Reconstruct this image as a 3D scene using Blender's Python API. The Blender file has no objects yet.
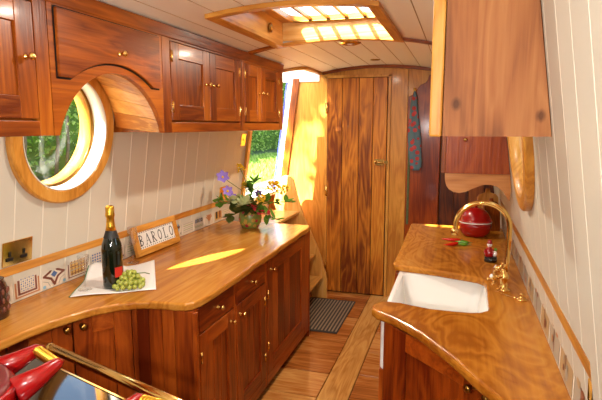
import bpy, bmesh, math, random
from mathutils import Vector, Matrix
random.seed(7)
S = bpy.context.scene
COL = S.collection
PI = math.pi

# ------------------------------------------------------------------ helpers
def lin(h):
    r = []
    for i in (0, 2, 4):
        c = int(h[i:i+2], 16) / 255
        r.append(c / 12.92 if c <= .04045 else ((c + .055) / 1.055) ** 2.4)
    return (*r, 1)

class B:
    def __init__(s): s.v = []; s.f = []; s.mi = []; s.sm = []
    def add(s, verts, faces, mi=0, smooth=False):
        n = len(s.v); s.v += [tuple(v) for v in verts]
        for f in faces:
            s.f.append([i + n for i in f]); s.mi.append(mi); s.sm.append(smooth)
        return s
    def box(s, x0, x1, y0, y1, z0, z1, mi=0):
        v = [(x, y, z) for x in (x0, x1) for y in (y0, y1) for z in (z0, z1)]
        return s.add(v, [(0,1,3,2), (4,6,7,5), (0,4,5,1), (2,3,7,6), (0,2,6,4), (1,5,7,3)], mi)
    def prism(s, pts, axis, a0, a1, mi=0):
        def P(p, a):
            return (a, p[0], p[1]) if axis == 'x' else (p[0], a, p[1]) if axis == 'y' else (p[0], p[1], a)
        n = len(pts)
        v = [P(p, a0) for p in pts] + [P(p, a1) for p in pts]
        f = [list(range(n)), list(range(2*n - 1, n - 1, -1))]
        f += [(i, (i+1) % n, n + (i+1) % n, n + i) for i in range(n)]
        return s.add(v, f, mi)
    def lathe(s, prof, c=(0, 0, 0), n=24, mi=0, R=None, smooth=True, caps=True):
        v = []; f = []; c = Vector(c); R = R or Matrix.Identity(3)
        for r, z in prof:
            for k in range(n):
                a = 2*PI*k/n
                v.append(c + R @ Vector((r*math.cos(a), r*math.sin(a), z)))
        for i in range(len(prof) - 1):
            for k in range(n):
                f.append((i*n+k, i*n+(k+1) % n, (i+1)*n+(k+1) % n, (i+1)*n+k))
        if caps:
            f.append(list(range(n))[::-1]); m = (len(prof)-1)*n; f.append(list(range(m, m+n)))
        return s.add(v, f, mi, smooth)
    def tube(s, pts, r, n=10, mi=0, closed=False):
        pts = [Vector(p) for p in pts]; m = len(pts)
        rr = r if isinstance(r, (list, tuple)) else [r]*m
        up = None; v = []
        for i, p in enumerate(pts):
            a = pts[(i-1) % m] if (closed or i > 0) else p
            b = pts[(i+1) % m] if (closed or i < m-1) else p
            t = (b - a).normalized()
            if up is None:
                up = t.orthogonal().normalized()
            up = (up - t*up.dot(t)); up = up.normalized() if up.length > 1e-6 else t.orthogonal().normalized()
            w = t.cross(up)
            for k in range(n):
                q = 2*PI*k/n
                v.append(p + (up*math.cos(q) + w*math.sin(q))*rr[i])
        f = []
        for i in range(m if closed else m-1):
            j = (i+1) % m
            for k in range(n):
                f.append((i*n+k, i*n+(k+1) % n, j*n+(k+1) % n, j*n+k))
        if not closed:
            f += [list(range(n))[::-1], list(range((m-1)*n, m*n))]
        return s.add(v, f, mi, True)
    def sphere(s, c, r, n=12, m=8, mi=0, R=None):
        r = r if isinstance(r, (tuple, list)) else (r, r, r)
        R = R or Matrix.Identity(3); c = Vector(c)
        v = [c + R @ Vector((0, 0, -r[2]))]
        for i in range(1, m):
            a = -PI/2 + PI*i/m
            for k in range(n):
                q = 2*PI*k/n
                v.append(c + R @ Vector((r[0]*math.cos(a)*math.cos(q), r[1]*math.cos(a)*math.sin(q), r[2]*math.sin(a))))
        v.append(c + R @ Vector((0, 0, r[2]))); f = []
        for k in range(n):
            f.append((0, 1+(k+1) % n, 1+k))
            for i in range(m-2):
                f.append((1+i*n+k, 1+i*n+(k+1) % n, 1+(i+1)*n+(k+1) % n, 1+(i+1)*n+k))
            f.append((1+(m-2)*n+k, 1+(m-2)*n+(k+1) % n, len(v)-1))
        return s.add(v, f, mi, True)
    def build(s, name, mats, parent=None, bevel=0, seg=2, T=None, fixn=True, world=True):
        mats = mats if isinstance(mats, (list, tuple)) else [mats]
        me = bpy.data.meshes.new(name)
        vs = [T @ Vector(v) for v in s.v] if T else [Vector(v) for v in s.v]
        root = parent
        while root is not None and root.parent is not None: root = root.parent
        if root is not None and world:
            vs = [v - root.location for v in vs]
        me.from_pydata(vs, [], s.f)
        for p, m, q in zip(me.polygons, s.mi, s.sm):
            p.material_index = m; p.use_smooth = q
        for m in mats: me.materials.append(m)
        if fixn:
            bm = bmesh.new(); bm.from_mesh(me)
            bmesh.ops.recalc_face_normals(bm, faces=bm.faces); bm.to_mesh(me); bm.free()
        me.update()
        o = bpy.data.objects.new(name, me); COL.objects.link(o)
        if parent: o.parent = parent
        if bevel:
            md = o.modifiers.new('edge', 'BEVEL'); md.width = bevel; md.segments = seg
            md.limit_method = 'ANGLE'; md.angle_limit = math.radians(40)
        return o

def empty(name, loc=(0, 0, 0)):
    o = bpy.data.objects.new(name, None); COL.objects.link(o); o.location = loc
    o.empty_display_size = .05
    return o
def tag(o, label, cat, group=None):
    o['label'] = label; o['category'] = cat
    if group: o['group'] = group
    return o
def thing(name, label, cat, loc=(0, 0, 0), group=None):
    return tag(empty(name, loc), label, cat, group)
def struct(o): o['kind'] = 'structure'; return o
def cut(o, cutters):
    for b in cutters:
        c = b.build('cutter', M['oak_z'])
        md = o.modifiers.new('cut', 'BOOLEAN'); md.operation = 'DIFFERENCE'; md.solver = 'EXACT'; md.object = c
        bpy.context.view_layer.update()
        me = bpy.data.meshes.new_from_object(o.evaluated_get(bpy.context.evaluated_depsgraph_get()))
        o.modifiers.clear(); old = o.data; o.data = me
        bpy.data.meshes.remove(old); cm = c.data
        bpy.data.objects.remove(c); bpy.data.meshes.remove(cm)
    return o
def frame(P0, P1):                     # local (u along the face, w outward, z up) -> world
    P0 = Vector((*P0, 0)); u = (Vector((*P1, 0)) - P0).normalized()
    w = Vector((u.y, -u.x, 0))
    return Matrix(((u.x, w.x, 0, P0.x), (u.y, w.y, 0, P0.y), (0, 0, 1, 0), (0, 0, 0, 1)))

# ------------------------------------------------------------------ materials
def newmat(name):
    m = bpy.data.materials.new(name); m.use_nodes = True
    nt = m.node_tree; b = nt.nodes['Principled BSDF']
    return m, nt, b
def plain(name, hexc, rough=.5, metal=0, coat=0, noise=0, nscale=40, spec=.5):
    m, nt, b = newmat(name); N = nt.nodes.new; L = nt.links.new
    b.inputs['Base Color'].default_value = lin(hexc); b.inputs['Roughness'].default_value = rough
    b.inputs['Metallic'].default_value = metal; b.inputs['Coat Weight'].default_value = coat
    b.inputs['Specular IOR Level'].default_value = spec
    tc = N('ShaderNodeTexCoord'); nz = N('ShaderNodeTexNoise'); nz.inputs['Scale'].default_value = nscale
    L(tc.outputs['Object'], nz.inputs['Vector'])
    if noise:
        mx = N('ShaderNodeMix'); mx.data_type = 'RGBA'; mx.blend_type = 'MULTIPLY'; mx.inputs[0].default_value = noise
        mx.inputs[6].default_value = lin(hexc)
        rp = N('ShaderNodeValToRGB'); rp.color_ramp.elements[0].position = .3; rp.color_ramp.elements[1].position = .7
        rp.color_ramp.elements[0].color = (.35, .35, .35, 1)
        L(nz.outputs['Fac'], rp.inputs[0]); L(rp.outputs[0], mx.inputs[7]); L(mx.outputs[2], b.inputs['Base Color'])
    return m
def wood(name, axis, dark, mid, light, scale=1., rough=.32, coat=.25, knots=.0, vary=.35, burr=False, knotsize=.055, at=()):
    m, nt, b = newmat(name); N = nt.nodes.new; L = nt.links.new
    tc = N('ShaderNodeTexCoord'); oi = N('ShaderNodeObjectInfo'); geo = N('ShaderNodeNewGeometry')
    def math_(op, a, c):
        n = N('ShaderNodeMath'); n.operation = op
        for i, x in enumerate((a, c)):
            if isinstance(x, (int, float)): n.inputs[i].default_value = x
            else: L(x, n.inputs[i])
        return n.outputs[0]
    off = math_('ADD', math_('MULTIPLY', oi.outputs['Random'], 7.3), math_('MULTIPLY', geo.outputs['Random Per Island'], 11.7))
    add = N('ShaderNodeVectorMath'); add.operation = 'ADD'
    L(tc.outputs['Object'], add.inputs[0]); L(off, add.inputs[1])
    def mapped(along, across):
        mp = N('ShaderNodeMapping'); s = [across]*3; s['xyz'.index(axis)] = along
        mp.inputs['Scale'].default_value = [q*scale for q in s]
        L(add.outputs[0], mp.inputs['Vector']); return mp.outputs[0]
    n1 = N('ShaderNodeTexNoise'); n1.inputs['Scale'].default_value = 1; n1.inputs['Detail'].default_value = 3
    n1.inputs['Distortion'].default_value = 1.6 if burr else .6
    L(mapped(*((2.2, 4.5) if burr else (1.1, 9))), n1.inputs['Vector'])
    # contour rings of the slow noise give cathedral grain
    rings = math_('FRACT', math_('MULTIPLY', n1.outputs['Fac'], 9 if burr else 7), 0)
    tri = math_('ABSOLUTE', math_('SUBTRACT', rings, .5), 0)
    n2 = N('ShaderNodeTexNoise'); n2.inputs['Scale'].default_value = 1; n2.inputs['Detail'].default_value = 4
    L(mapped(4, 110), n2.inputs['Vector'])
    n3 = N('ShaderNodeTexNoise'); n3.inputs['Scale'].default_value = 1; n3.inputs['Detail'].default_value = 1
    L(mapped(1.3, 3.2), n3.inputs['Vector'])
    f = math_('ADD', math_('MULTIPLY', tri, .55), math_('MULTIPLY', n2.outputs['Fac'], .42))
    f = math_('ADD', f, math_('MULTIPLY', math_('SUBTRACT', n3.outputs['Fac'], .5), 1.1))
    f = math_('ADD', f, math_('MULTIPLY', math_('SUBTRACT', geo.outputs['Random Per Island'], .5), vary))
    f = math_('ADD', f, math_('MULTIPLY', math_('SUBTRACT', oi.outputs['Random'], .5), vary*.5))
    rp = N('ShaderNodeValToRGB'); e = rp.color_ramp.elements
    e[0].position = .05; e[0].color = lin(dark); e[1].position = .85; e[1].color = lin(light)
    k = e.new(.42); k.color = lin(mid)
    L(f, rp.inputs[0]); colr = rp.outputs[0]
    if knots:
        vo = N('ShaderNodeTexVoronoi'); vo.inputs['Scale'].default_value = 1
        L(mapped(2.6, 6.0), vo.inputs['Vector'])
        gate = N('ShaderNodeSeparateColor'); L(vo.outputs['Color'], gate.inputs[0])
        g = math_('LESS_THAN', gate.outputs[0], knots)
        mr = N('ShaderNodeMapRange'); mr.inputs[1].default_value = knotsize*1.3; mr.inputs[2].default_value = knotsize*3.2
        mr.inputs[3].default_value = 1; mr.inputs[4].default_value = 0; L(vo.outputs['Distance'], mr.inputs[0])
        mx = N('ShaderNodeMix'); mx.data_type = 'RGBA'
        mx.inputs[7].default_value = [q*.35 for q in lin(dark)[:3]] + [1]
        L(math_('MULTIPLY', math_('MULTIPLY', mr.outputs[0], g), .85), mx.inputs[0]); L(colr, mx.inputs[6]); colr = mx.outputs[2]
    for (kx, ky, kz, kr) in at:
        sb = N('ShaderNodeVectorMath'); sb.operation = 'SUBTRACT'; sb.inputs[1].default_value = (kx, ky, kz); L(tc.outputs['Object'], sb.inputs[0])
        ml = N('ShaderNodeVectorMath'); ml.operation = 'MULTIPLY'; ml.inputs[1].default_value = (1, .1, .72); L(sb.outputs[0], ml.inputs[0])
        ln = N('ShaderNodeVectorMath'); ln.operation = 'LENGTH'; L(ml.outputs[0], ln.inputs[0])
        nz_ = math_('ADD', ln.outputs['Value'], math_('MULTIPLY', math_('SUBTRACT', n2.outputs['Fac'], .5), .008))
        mr = N('ShaderNodeMapRange'); mr.inputs[1].default_value = kr*.5; mr.inputs[2].default_value = kr*1.3; mr.inputs[3].default_value = .8; mr.inputs[4].default_value = 0
        L(nz_, mr.inputs[0]); mx = N('ShaderNodeMix'); mx.data_type = 'RGBA'; mx.inputs[7].default_value = lin('4a2610')
        L(mr.outputs[0], mx.inputs[0]); L(colr, mx.inputs[6]); colr = mx.outputs[2]
    L(colr, b.inputs['Base Color'])
    b.inputs['Roughness'].default_value = rough; b.inputs['Coat Weight'].default_value = coat*.45; b.inputs['Coat Roughness'].default_value = .12
    b.inputs['Specular IOR Level'].default_value = .28
    bp = N('ShaderNodeBump'); bp.inputs['Strength'].default_value = .12; bp.inputs['Distance'].default_value = .01
    L(n2.outputs['Fac'], bp.inputs['Height']); L(bp.outputs[0], b.inputs['Normal'])
    return m
def glassy(name, tint='ffffff', gloss=.08):
    m = bpy.data.materials.new(name); m.use_nodes = True; nt = m.node_tree; nt.nodes.clear()
    N = nt.nodes.new; L = nt.links.new
    o = N('ShaderNodeOutputMaterial'); mx = N('ShaderNodeMixShader'); t = N('ShaderNodeBsdfTransparent'); g = N('ShaderNodeBsdfGlossy')
    t.inputs[0].default_value = lin(tint); g.inputs['Roughness'].default_value = .03
    fr = N('ShaderNodeLayerWeight'); fr.inputs[0].default_value = .25
    ml = N('ShaderNodeMath'); ml.operation = 'MULTIPLY_ADD'; ml.inputs[1].default_value = .5; ml.inputs[2].default_value = gloss*.5
    L(fr.outputs['Facing'], ml.inputs[0]); 
    if gloss < .06: mx.inputs[0].default_value = gloss
    else: L(ml.outputs[0], mx.inputs[0])
    L(t.outputs[0], mx.inputs[1]); L(g.outputs[0], mx.inputs[2]); L(mx.outputs[0], o.inputs[0])
    return m
def leafmat(name, a, b_, trans=.45):
    m = bpy.data.materials.new(name); m.use_nodes = True; nt = m.node_tree; nt.nodes.clear()
    N = nt.nodes.new; L = nt.links.new
    o = N('ShaderNodeOutputMaterial'); mx = N('ShaderNodeMixShader'); d = N('ShaderNodeBsdfDiffuse'); t = N('ShaderNodeBsdfTranslucent')
    g = N('ShaderNodeNewGeometry'); rp = N('ShaderNodeValToRGB')
    rp.color_ramp.elements[0].color = lin(a); rp.color_ramp.elements[1].color = lin(b_)
    L(g.outputs['Random Per Island'], rp.inputs[0])
    L(rp.outputs[0], d.inputs[0]); L(rp.outputs[0], t.inputs[0]); mx.inputs[0].default_value = trans
    L(d.outputs[0], mx.inputs[1]); L(t.outputs[0], mx.inputs[2]); L(mx.outputs[0], o.inputs[0])
    return m

M = {}
for ax in 'xyz':
    M['pine_'+ax] = wood('varnished red pine '+ax, ax, '622604', '93480e', 'b6661a', knots=.3)
    M['base_'+ax] = wood('dark red pine '+ax, ax, '601d05', '933e0c', 'b65a18', knots=.35)
    M['oak_'+ax] = wood('honey oak '+ax, ax, 'b06e26', 'd2923c', 'e4ac58', scale=1.2, vary=.15, rough=.35)
    M['dark_'+ax] = wood('walnut stained board '+ax, ax, '421a08', '723610', '90501c', vary=.2, coat=.08, rough=.45)
    M['pale_'+ax] = wood('pale pine '+ax, ax, 'b8782e', 'dba050', 'ecc07c', vary=.3, knots=.1)
M['apronwood'] = wood('mid brown pine', 'x', '85481c', 'b0713a', 'c88c52')
M['vault'] = wood('golden pine boards', 'x', 'a05a20', 'd08c3e', 'e4ac60', vary=.3, knots=.15)
M['top'] = wood('cherry worktop', 'y', '965212', 'bb7a2c', 'd09644', scale=.8, vary=.0, knots=.12, rough=.25, coat=.4)
M['topr'] = wood('burr worktop', 'y', '8e4e10', 'b97624', 'cf943e', scale=.62, vary=.0, burr=True, knots=.12, rough=.25, coat=.4)
M['cabend'] = wood('orange pine boards', 'z', '6e3c1e', '9c6034', 'b87e4a', vary=.3, knots=.3, rough=.6, coat=.0, scale=.9, knotsize=.04, at=((-.113, -.1, .093, .012), (.103, -.1, .06, .012)))
M['door'] = wood('knotty pine door', 'z', '6e3008', 'c27420', 'e29e3c', vary=.55, knots=.6, rough=.4, coat=.12)
M['floor_x'] = wood('floor board across', 'x', '743812', 'a86228', 'cc924e', vary=.6, knots=.1, rough=.22, coat=.5)
M['floor_y'] = wood('floor board along', 'y', 'a06428', 'c89048', 'dcae66', vary=.2, rough=.25, coat=.4)
M['cream'] = plain('cream wall paint', 'cec8b8', .5)
M['groove'] = plain('cream groove glint', 'e2dac8', .6)  # lighter than the wall to paint in flash caught by the groove bevels
M['ceil'] = plain('cream ceiling paint', 'f6eedd', .45)
M['cgroove'] = plain('ceiling joint', 'c4aa84', .7)
M['white'] = plain('white gloss paint', 'f2efe6', .3)
M['brass'] = plain('polished brass', 'e8c070', .16, 1)
M['oldbrass'] = plain('aged brass', '9c7436', .3, 1)
M['gold'] = plain('gold foil', 'e0b040', .3, 1)
M['black'] = plain('black plastic', '0c0c0c', .4)
M['enamel_black'] = plain('black cooker enamel', '0a0909', .06, coat=.5)
M['red'] = plain('red enamel', '940a0a', .25, coat=.3)
M['darkred'] = plain('dark red enamel', '6a0b0c', .4, coat=.1)
M['ceramic'] = plain('white glazed ceramic', 'f2f0ea', .12, coat=.5)
M['tile'] = plain('cream tile glaze', 'e2d6c2', .2, coat=.3)
M['grout'] = plain('pale grout', 'e4dccb', .8)
M['gap'] = plain('dark joint', '120804', .9)
M['plinth'] = plain('dark plinth', '2a0f05', .6)
M['glass'] = glassy('window glass', gloss=.04)
M['flute'] = glassy('clear drinking glass', gloss=.12)
M['bottle'] = plain('dark green bottle glass', '0d160a', .07, coat=.4)
M['label_red'] = plain('red label', 'c2281a', .5)
M['label_dark'] = plain('dark label', '1a1712', .5)
M['cloth'] = plain('white napkin cotton', 'e9e6e2', .9, noise=.12, nscale=200)
M['stitch'] = plain('green stitching', '3f7a4a', .9)
M['grape'] = plain('green grape skin', 'a9b04a', .3, noise=.3, nscale=30)
M['stem'] = plain('green stem', '5a7030', .7)
M['blue'] = plain('blue gloss paint', '3c46b0', .3)
M['ink'] = plain('dark tile ink', '1d1a1c', .5)
M['navy'] = plain('blue tile glaze', '4a6796', .35)
M['sky_t'] = plain('light blue tile glaze', '8fb8cc', .35)
M['brown_t'] = plain('brown tile glaze', '7a4330', .4)
M['ochre_t'] = plain('ochre tile glaze', 'cfa355', .4)
M['grey_t'] = plain('grey tile glaze', 'a9a394', .4)
M['rust_t'] = plain('rust tile glaze', 'b8784a', .4)
M['tan_t'] = plain('tan tile glaze', 'b59a72', .4)
M['green_t'] = plain('green tile glaze', '8a9c6a', .4)
M['mat'] = plain('charcoal mat fabric', '40362a', .95, noise=.6, nscale=300)
M['matrib'] = plain('mat pale rib', '8c765a', .95)
M['vase'] = plain('olive green vase glaze', '6d7a34', .25, coat=.4, noise=.5, nscale=25)
M['leaf'] = leafmat('green leaf', '3c6e22', '86b248', .35)
M['leaf_dark'] = leafmat('dark leaf', '3a5222', '70743a', .25)
M['leaf_pale'] = leafmat('variegated leaf', '9aa860', 'd8dba8', .3)
M['purple'] = plain('purple petal', '8f74cc', .7)
M['violet'] = plain('deep violet petal', '4a2a60', .7)
M['yellow'] = plain('yellow petal', 'f0c81c', .7)
M['pink'] = plain('red pink petal', 'cc2c3c', .6)
M['chilli'] = plain('red chilli skin', 'c81a10', .2, coat=.5)
M['chilli_g'] = plain('green chilli skin', '5a8a20', .25, coat=.4)
M['apron'] = plain('blue grey cotton', '3a4650', .95)
M['flower_r'] = plain('red print', 'b03a38', .9)
def spotted(name, base, spots, scale, size, rough=.9, coat=0):
    m, nt, b = newmat(name); N = nt.nodes.new; L = nt.links.new
    b.inputs['Roughness'].default_value = rough; b.inputs['Coat Weight'].default_value = coat
    tc = N('ShaderNodeTexCoord'); vo = N('ShaderNodeTexVoronoi'); vo.inputs['Scale'].default_value = scale
    L(tc.outputs['Object'], vo.inputs['Vector'])
    lt = N('ShaderNodeMath'); lt.operation = 'LESS_THAN'; lt.inputs[1].default_value = size; L(vo.outputs['Distance'], lt.inputs[0])
    sc = N('ShaderNodeSeparateColor'); L(vo.outputs['Color'], sc.inputs[0])
    rp = N('ShaderNodeValToRGB'); rp.color_ramp.interpolation = 'CONSTANT'; e = rp.color_ramp.elements
    e[0].color = lin(spots[0]); e[1].color = lin(spots[-1]); e[1].position = .6
    if len(spots) > 2: k = e.new(.3); k.color = lin(spots[1])
    L(sc.outputs[0], rp.inputs[0])
    mx = N('ShaderNodeMix'); mx.data_type = 'RGBA'; mx.inputs[6].default_value = lin(base)
    L(lt.outputs[0], mx.inputs[0]); L(rp.outputs[0], mx.inputs[7]); L(mx.outputs[2], b.inputs['Base Color'])
    return m
M['apron'] = spotted('blue grey floral cotton', '56707c', ('c0484a', '56707c', 'b03a38'), 22, .42)
M['vase'] = spotted('olive green berry glaze', '7c8a3c', ('b0303c', '7c8a3c', 'c49a44'), 34, .48, .25, .4)
M['strip'] = plain('green patterned cloth', '6a7048', .95, noise=.8, nscale=120)
M['jar'] = plain('dark brown glaze', '3a1a14', .2, coat=.5)
M['hedge'] = leafmat('hedge leaves', '74a22c', 'd2e082', .6)
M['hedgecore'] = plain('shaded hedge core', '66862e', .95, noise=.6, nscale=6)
M['trunk'] = plain('grey brown bark', '7a6448', .9, noise=.5, nscale=20)
M['grass'] = plain('bank grass', '4c5f24', .95, noise=.5, nscale=3)
M['path'] = plain('pale towpath gravel', '6a6356', .95, noise=.3, nscale=20)
M['water'] = plain('canal water', '2c3426', .08)
M['hull'] = plain('hull paint', '24324a', .4)

# ------------------------------------------------------------------ shell
ZW = .87
def xl(z): return -1.80 + .14*(z - ZW)
def xr(z): return .335 - .14*(z - ZW)
CX = -.7325
def zc(x): return 2.165 - .19*(x - CX)**2
YB, YN = 4.79, -1.6

# floor: dark base, boards across either side of one long board
b = B(); b.box(-1.93, .47, YN, YB+.05, -.06, -.012, 0)
y = YN
k = 0
Ys = [-1.6 + i*.29 for i in range(10)] + [1.40, 1.68, 1.96, 2.24, 2.51, 2.795, 3.105, 3.385, 3.635, 3.88, 4.13, 4.37, 4.60, 4.84]
Ys = [q for q in Ys if q < 1.2] + [q for q in Ys if q >= 1.4]
for a, c in zip(Ys[:-1], Ys[1:]):
    b.box(-1.93, -.757, a+.004, c-.004, -.012, 0, 1)
for i in range(18):
    a = YN + i*.365; c = min(a+.365, YB+.05)
    if a < YB: b.box(-.568, .47, a+.004, c-.004, -.012, 0, 1)
b.box(-.753, -.572, YN, 2.6, -.012, .0, 2); b.box(-.753, -.572, 2.604, YB+.05, -.012, .0, 2)
struct(b.build('floor', [M['gap'], M['floor_x'], M['floor_y']], bevel=.002, seg=1))

def grooved_wall(name, side):
    xf = xl if side < 0 else xr
    pts = []; y0 = YN; ph = 2.422 % .153 if side < 0 else 1.17 % .15; sp = .153 if side < 0 else .15
    g = [i*sp + ph for i in range(-20, 40)]
    ye = 5.25 if side < 0 else YB
    g = [q for q in g if YN+.05 < q < ye]
    prof = [(YN, 0)]; mi = []
    for q in g:
        prof += [(q-.0035, 0), (q, .003), (q+.0035, 0)]
    prof.append((ye, 0))
    zs = (-.02, 2.19)
    v = []; f = []
    n = len(prof)
    out = -1 if side < 0 else 1
    for z in zs:
        for (yy, d) in prof: v.append((xf(z) + out*d, yy, z))
    for z in zs:
        v.append((xf(z) + out*.10, YN, z)); v.append((xf(z) + out*.10, ye, z))
    bb = B()
    faces = [(i, i+1, n+i+1, n+i) for i in range(n-1)]
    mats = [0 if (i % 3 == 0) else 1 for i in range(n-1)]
    A = 2*n
    faces += [(A, A+1, A+3, A+2), (0, n, A+2, A), (n-1, A+1, A+3, 2*n-1), list(range(n)) + [A+1, A], list(range(n, 2*n)) + [A+3, A+2]]
    mats += [0]*5
    bb.add(v, faces); bb.mi = mats
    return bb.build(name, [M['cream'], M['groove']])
TILT = math.atan(.14)
def porthole_axes(side, Yc, Zc):
    x = xl(Zc) if side < 0 else xr(Zc)
    n = Vector((math.cos(TILT), 0, math.sin(TILT)*-1)) if side < 0 else Vector((-math.cos(TILT), 0, -math.sin(TILT)))
    # inward wall normal; left wall leans inward to the top so its normal points slightly down
    yv = Vector((0, 1, 0)); zv = n.cross(yv); 
    R = Matrix((yv, zv, n)).transposed()
    return Vector((x, Yc, Zc)), R
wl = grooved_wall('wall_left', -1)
c1, R1 = porthole_axes(-1, 1.915, 1.585)
HY0, HY1, HZ0 = 4.09, 5.16, .98
cut(wl, [B().lathe([(.262, -.3), (.262, .2)], c1, 48, R=R1), B().box(-2.1, -1.4, HY0, HY1, HZ0, 2.4)])
struct(wl)
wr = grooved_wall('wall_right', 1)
c2, R2 = porthole_axes(1, 2.20, 1.60)
cut(wr, [B().lathe([(.262, -.3), (.262, .2)], c2, 48, R=R2)])
struct(wr)

def porthole(name, c, R, rev='white'):
    w = struct(empty(name, c))
    B().lathe([(.257, .0005), (.257, .026), (.262, .031), (.308, .031), (.316, .024), (.316, .0005)], c, 64, R=R, caps=False, smooth=False).build('ring_frame', M['oak_z'], w)
    B().lathe([(.261, -.045), (.252, -.045), (.252, .028), (.2565, .028)], c, 64, R=R, caps=False).build('inner_reveal', M[rev], w)
    B().lathe([(.261, -.118), (.240, -.118), (.245, -.055), (.261, -.055)], c, 64, R=R, caps=False).build('outer_reveal', M['oak_z'], w)
    B().lathe([(.259, -.0455), (.240, -.0455), (.240, -.0545), (.259, -.0545)], c, 64, R=R, caps=False).build('glass_bead', M['oldbrass'], w)
    B().lathe([(.2405, -.0485), (.2405, -.0515)], c, 48, R=R).build('pane', M['glass'], w)
    return w
porthole('window_1', c1, R1)
porthole('window_2', c2, R2, 'pale_z')

# ceiling: arched boards
xs = []
n = 44; prof = []
x0, x1 = -1.72, .26
g = [CX + (i+.5)*.15 for i in range(-8, 8)]
g = [q for q in g if x0+.03 < q < x1-.03]
prof = [(x0, zc(x0))]
for q in g:
    a = prof[-1][0]
    for t in (.33, .66): xx = a + (q-.003-a)*t; prof.append((xx, zc(xx)))
    prof += [(q-.003, zc(q-.003)), (q, zc(q)+.004), (q+.003, zc(q+.003))]
prof.append((x1, zc(x1)))
v = [(x, YN, z) for x, z in prof] + [(x, YB, z) for x, z in prof]
n = len(prof)
f = [(i, i+1, n+i+1, n+i) for i in range(n-1)]
mi = []
for i in range(n-1):
    d = prof[i+1][0] - prof[i][0]; mi.append(1 if d < .0035 else 0)
top = [(x0, YN, 2.24), (x1, YN, 2.24), (x0, YB, 2.24), (x1, YB, 2.24)]
A = 2*n
f += [(A, A+1, A+3, A+2), list(range(n)) + [A+1, A], list(range(n, 2*n)) + [A+3, A+2], (0, n, A+2, A), (n-1, 2*n-1, A+3, A+1)]
mi += [0]*5
b = B().add(v + top, f); b.mi = mi
ce = b.build('ceiling', [M['ceil'], M['cgroove']])
SX0, SX1, SY0, SY1 = -1.10, -.40, 2.29, 3.20
HC = (-1.66, 4.40)
def roofcut(x1, y0, r, n=12):
    c = (x1-r, y0+r)
    return [(-1.69, y0)] + [(c[0] + r*math.sin(t), c[1] - r*math.cos(t)) for t in [i/n*PI/2 for i in range(n+1)]] + [(x1, YB-.001)]
cut(ce, [B().box(SX0-.0205, SX1+.0205, SY0-.0205, SY1+.0205, 1.9, 2.5), B().prism([(-1.9, 4.13)] + roofcut(-1.285, 4.13, .22)[1:-1] + [(-1.285, 5.4), (-1.9, 5.4)], 'z', 1.8, 2.6)])
struct(ce)

# far bulkhead (oak) and near bulkhead
struct(B().prism([(-1.92, -.02), (.47, -.02), (.47, 2.3), (-1.30, 2.3), (-1.30, 2.06), (-1.545, 2.06), (-1.69, 1.0), (-1.92, 1.0)], 'y', YB+.002, YB+.04).build('wall_far', M['oak_z']))
struct(B().box(-1.95, .5, YN-.04, YN-.002, -.02, 2.3).build('wall_near', M['cream']))
# ceiling mouldings
def arc_strip(xa, xb, y0, y1, drop, top=0.0, m='oak_x', name='trim_1'):
    pts = [(xa + (xb-xa)*i/24, 0) for i in range(25)]
    lo = [(x, zc(x)-drop) for x, _ in pts]; hi = [(x, zc(x)-top) for x, _ in pts]
    return struct(B().prism(lo + hi[::-1], 'y', y0, y1).build(name, M[m], bevel=.003))
arc_strip(-1.25, .25, YB-.026, YB-.001, .028, .001, 'pine_x', 'trim_1')
arc_strip(-1.34, SX0-.055, 3.19, 3.245, .016, .0005, 'pine_x', 'trim_2')
arc_strip(SX1+.055, .18, 3.19, 3.245, .016, .0005, 'pine_x', 'trim_3')
# cornice over the left cupboards
struct(B().prism([(-1.362, 2.032), (-1.338, 2.032), (-1.330, 2.088), (-1.362, 2.086)], 'y', .5, 3.895).build('trim_4', M['pine_y'], bevel=.003))

# skylight: oak lining, ring frame, barred hatch with panes
sk = struct(empty('window_3', (-.75, 2.83, 2.15)))
def arcbox(xa, xb, y0, y1, lo, hi, m, name, n=12):
    P = [(xa + (xb-xa)*i/n) for i in range(n+1)]
    return B().prism([(x, zc(x)+lo) for x in P] + [(x, zc(x)+hi) for x in P[::-1]], 'y', y0, y1).build(name, M[m], sk, bevel=.003)
arcbox(SX0-.055, SX1+.055, SY1-.001, SY1+.05, -.022, -.0005, 'oak_x', 'frame_strip')
arcbox(SX0-.055, SX1+.055, SY0-.05, SY0+.001, -.022, -.0005, 'oak_x', 'frame_strip')
arcbox(SX0-.055, SX0+.001, SY0+.001, SY1-.001, -.022, -.0005, 'oak_y', 'frame_strip', 3)
arcbox(SX1-.001, SX1+.055, SY0+.001, SY1-.001, -.022, -.0005, 'oak_y', 'frame_strip', 3)
ZT = 2.262
B().box(SX0-.02, SX1+.02, SY1, SY1+.02, 2.150, ZT).build('lining', M['pale_x'], sk)
B().box(SX0-.02, SX1+.02, SY0-.02, SY0, 2.150, ZT).build('lining', M['pale_x'], sk)
B().box(SX0-.02, SX0, SY0, SY1, 2.130, ZT).build('lining', M['pale_y'], sk)
B().box(SX1, SX1+.02, SY0, SY1, 2.130, ZT).build('lining', M['pale_y'], sk)
def rrect(xa, xb, ya, yb, r, n=8):
    p = []
    for cx, cy, a0 in ((xb-r, yb-r, 0), (xa+r, yb-r, 90), (xa+r, ya+r, 180), (xb-r, ya+r, 270)):
        p += [(cx + r*math.cos(math.radians(a0+90*i/n)), cy + r*math.sin(math.radians(a0+90*i/n))) for i in range(n+1)]
    return p
hatch = B().box(SX0-.04, SX1+.04, SY0-.04, SY1+.04, ZT, ZT+.03).build('hatch_frame', M['oak_x'], sk)
GX0, GX1, GY0, GY1 = SX0+.07, SX1-.06, 2.60, SY1-.022
hatch.parent = None; hatch.location = (-.75, 2.83, 2.15)
cut(hatch, [B().prism(rrect(GX0, GX1, GY0, GY1, .07), 'z', 2, 3)])
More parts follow.
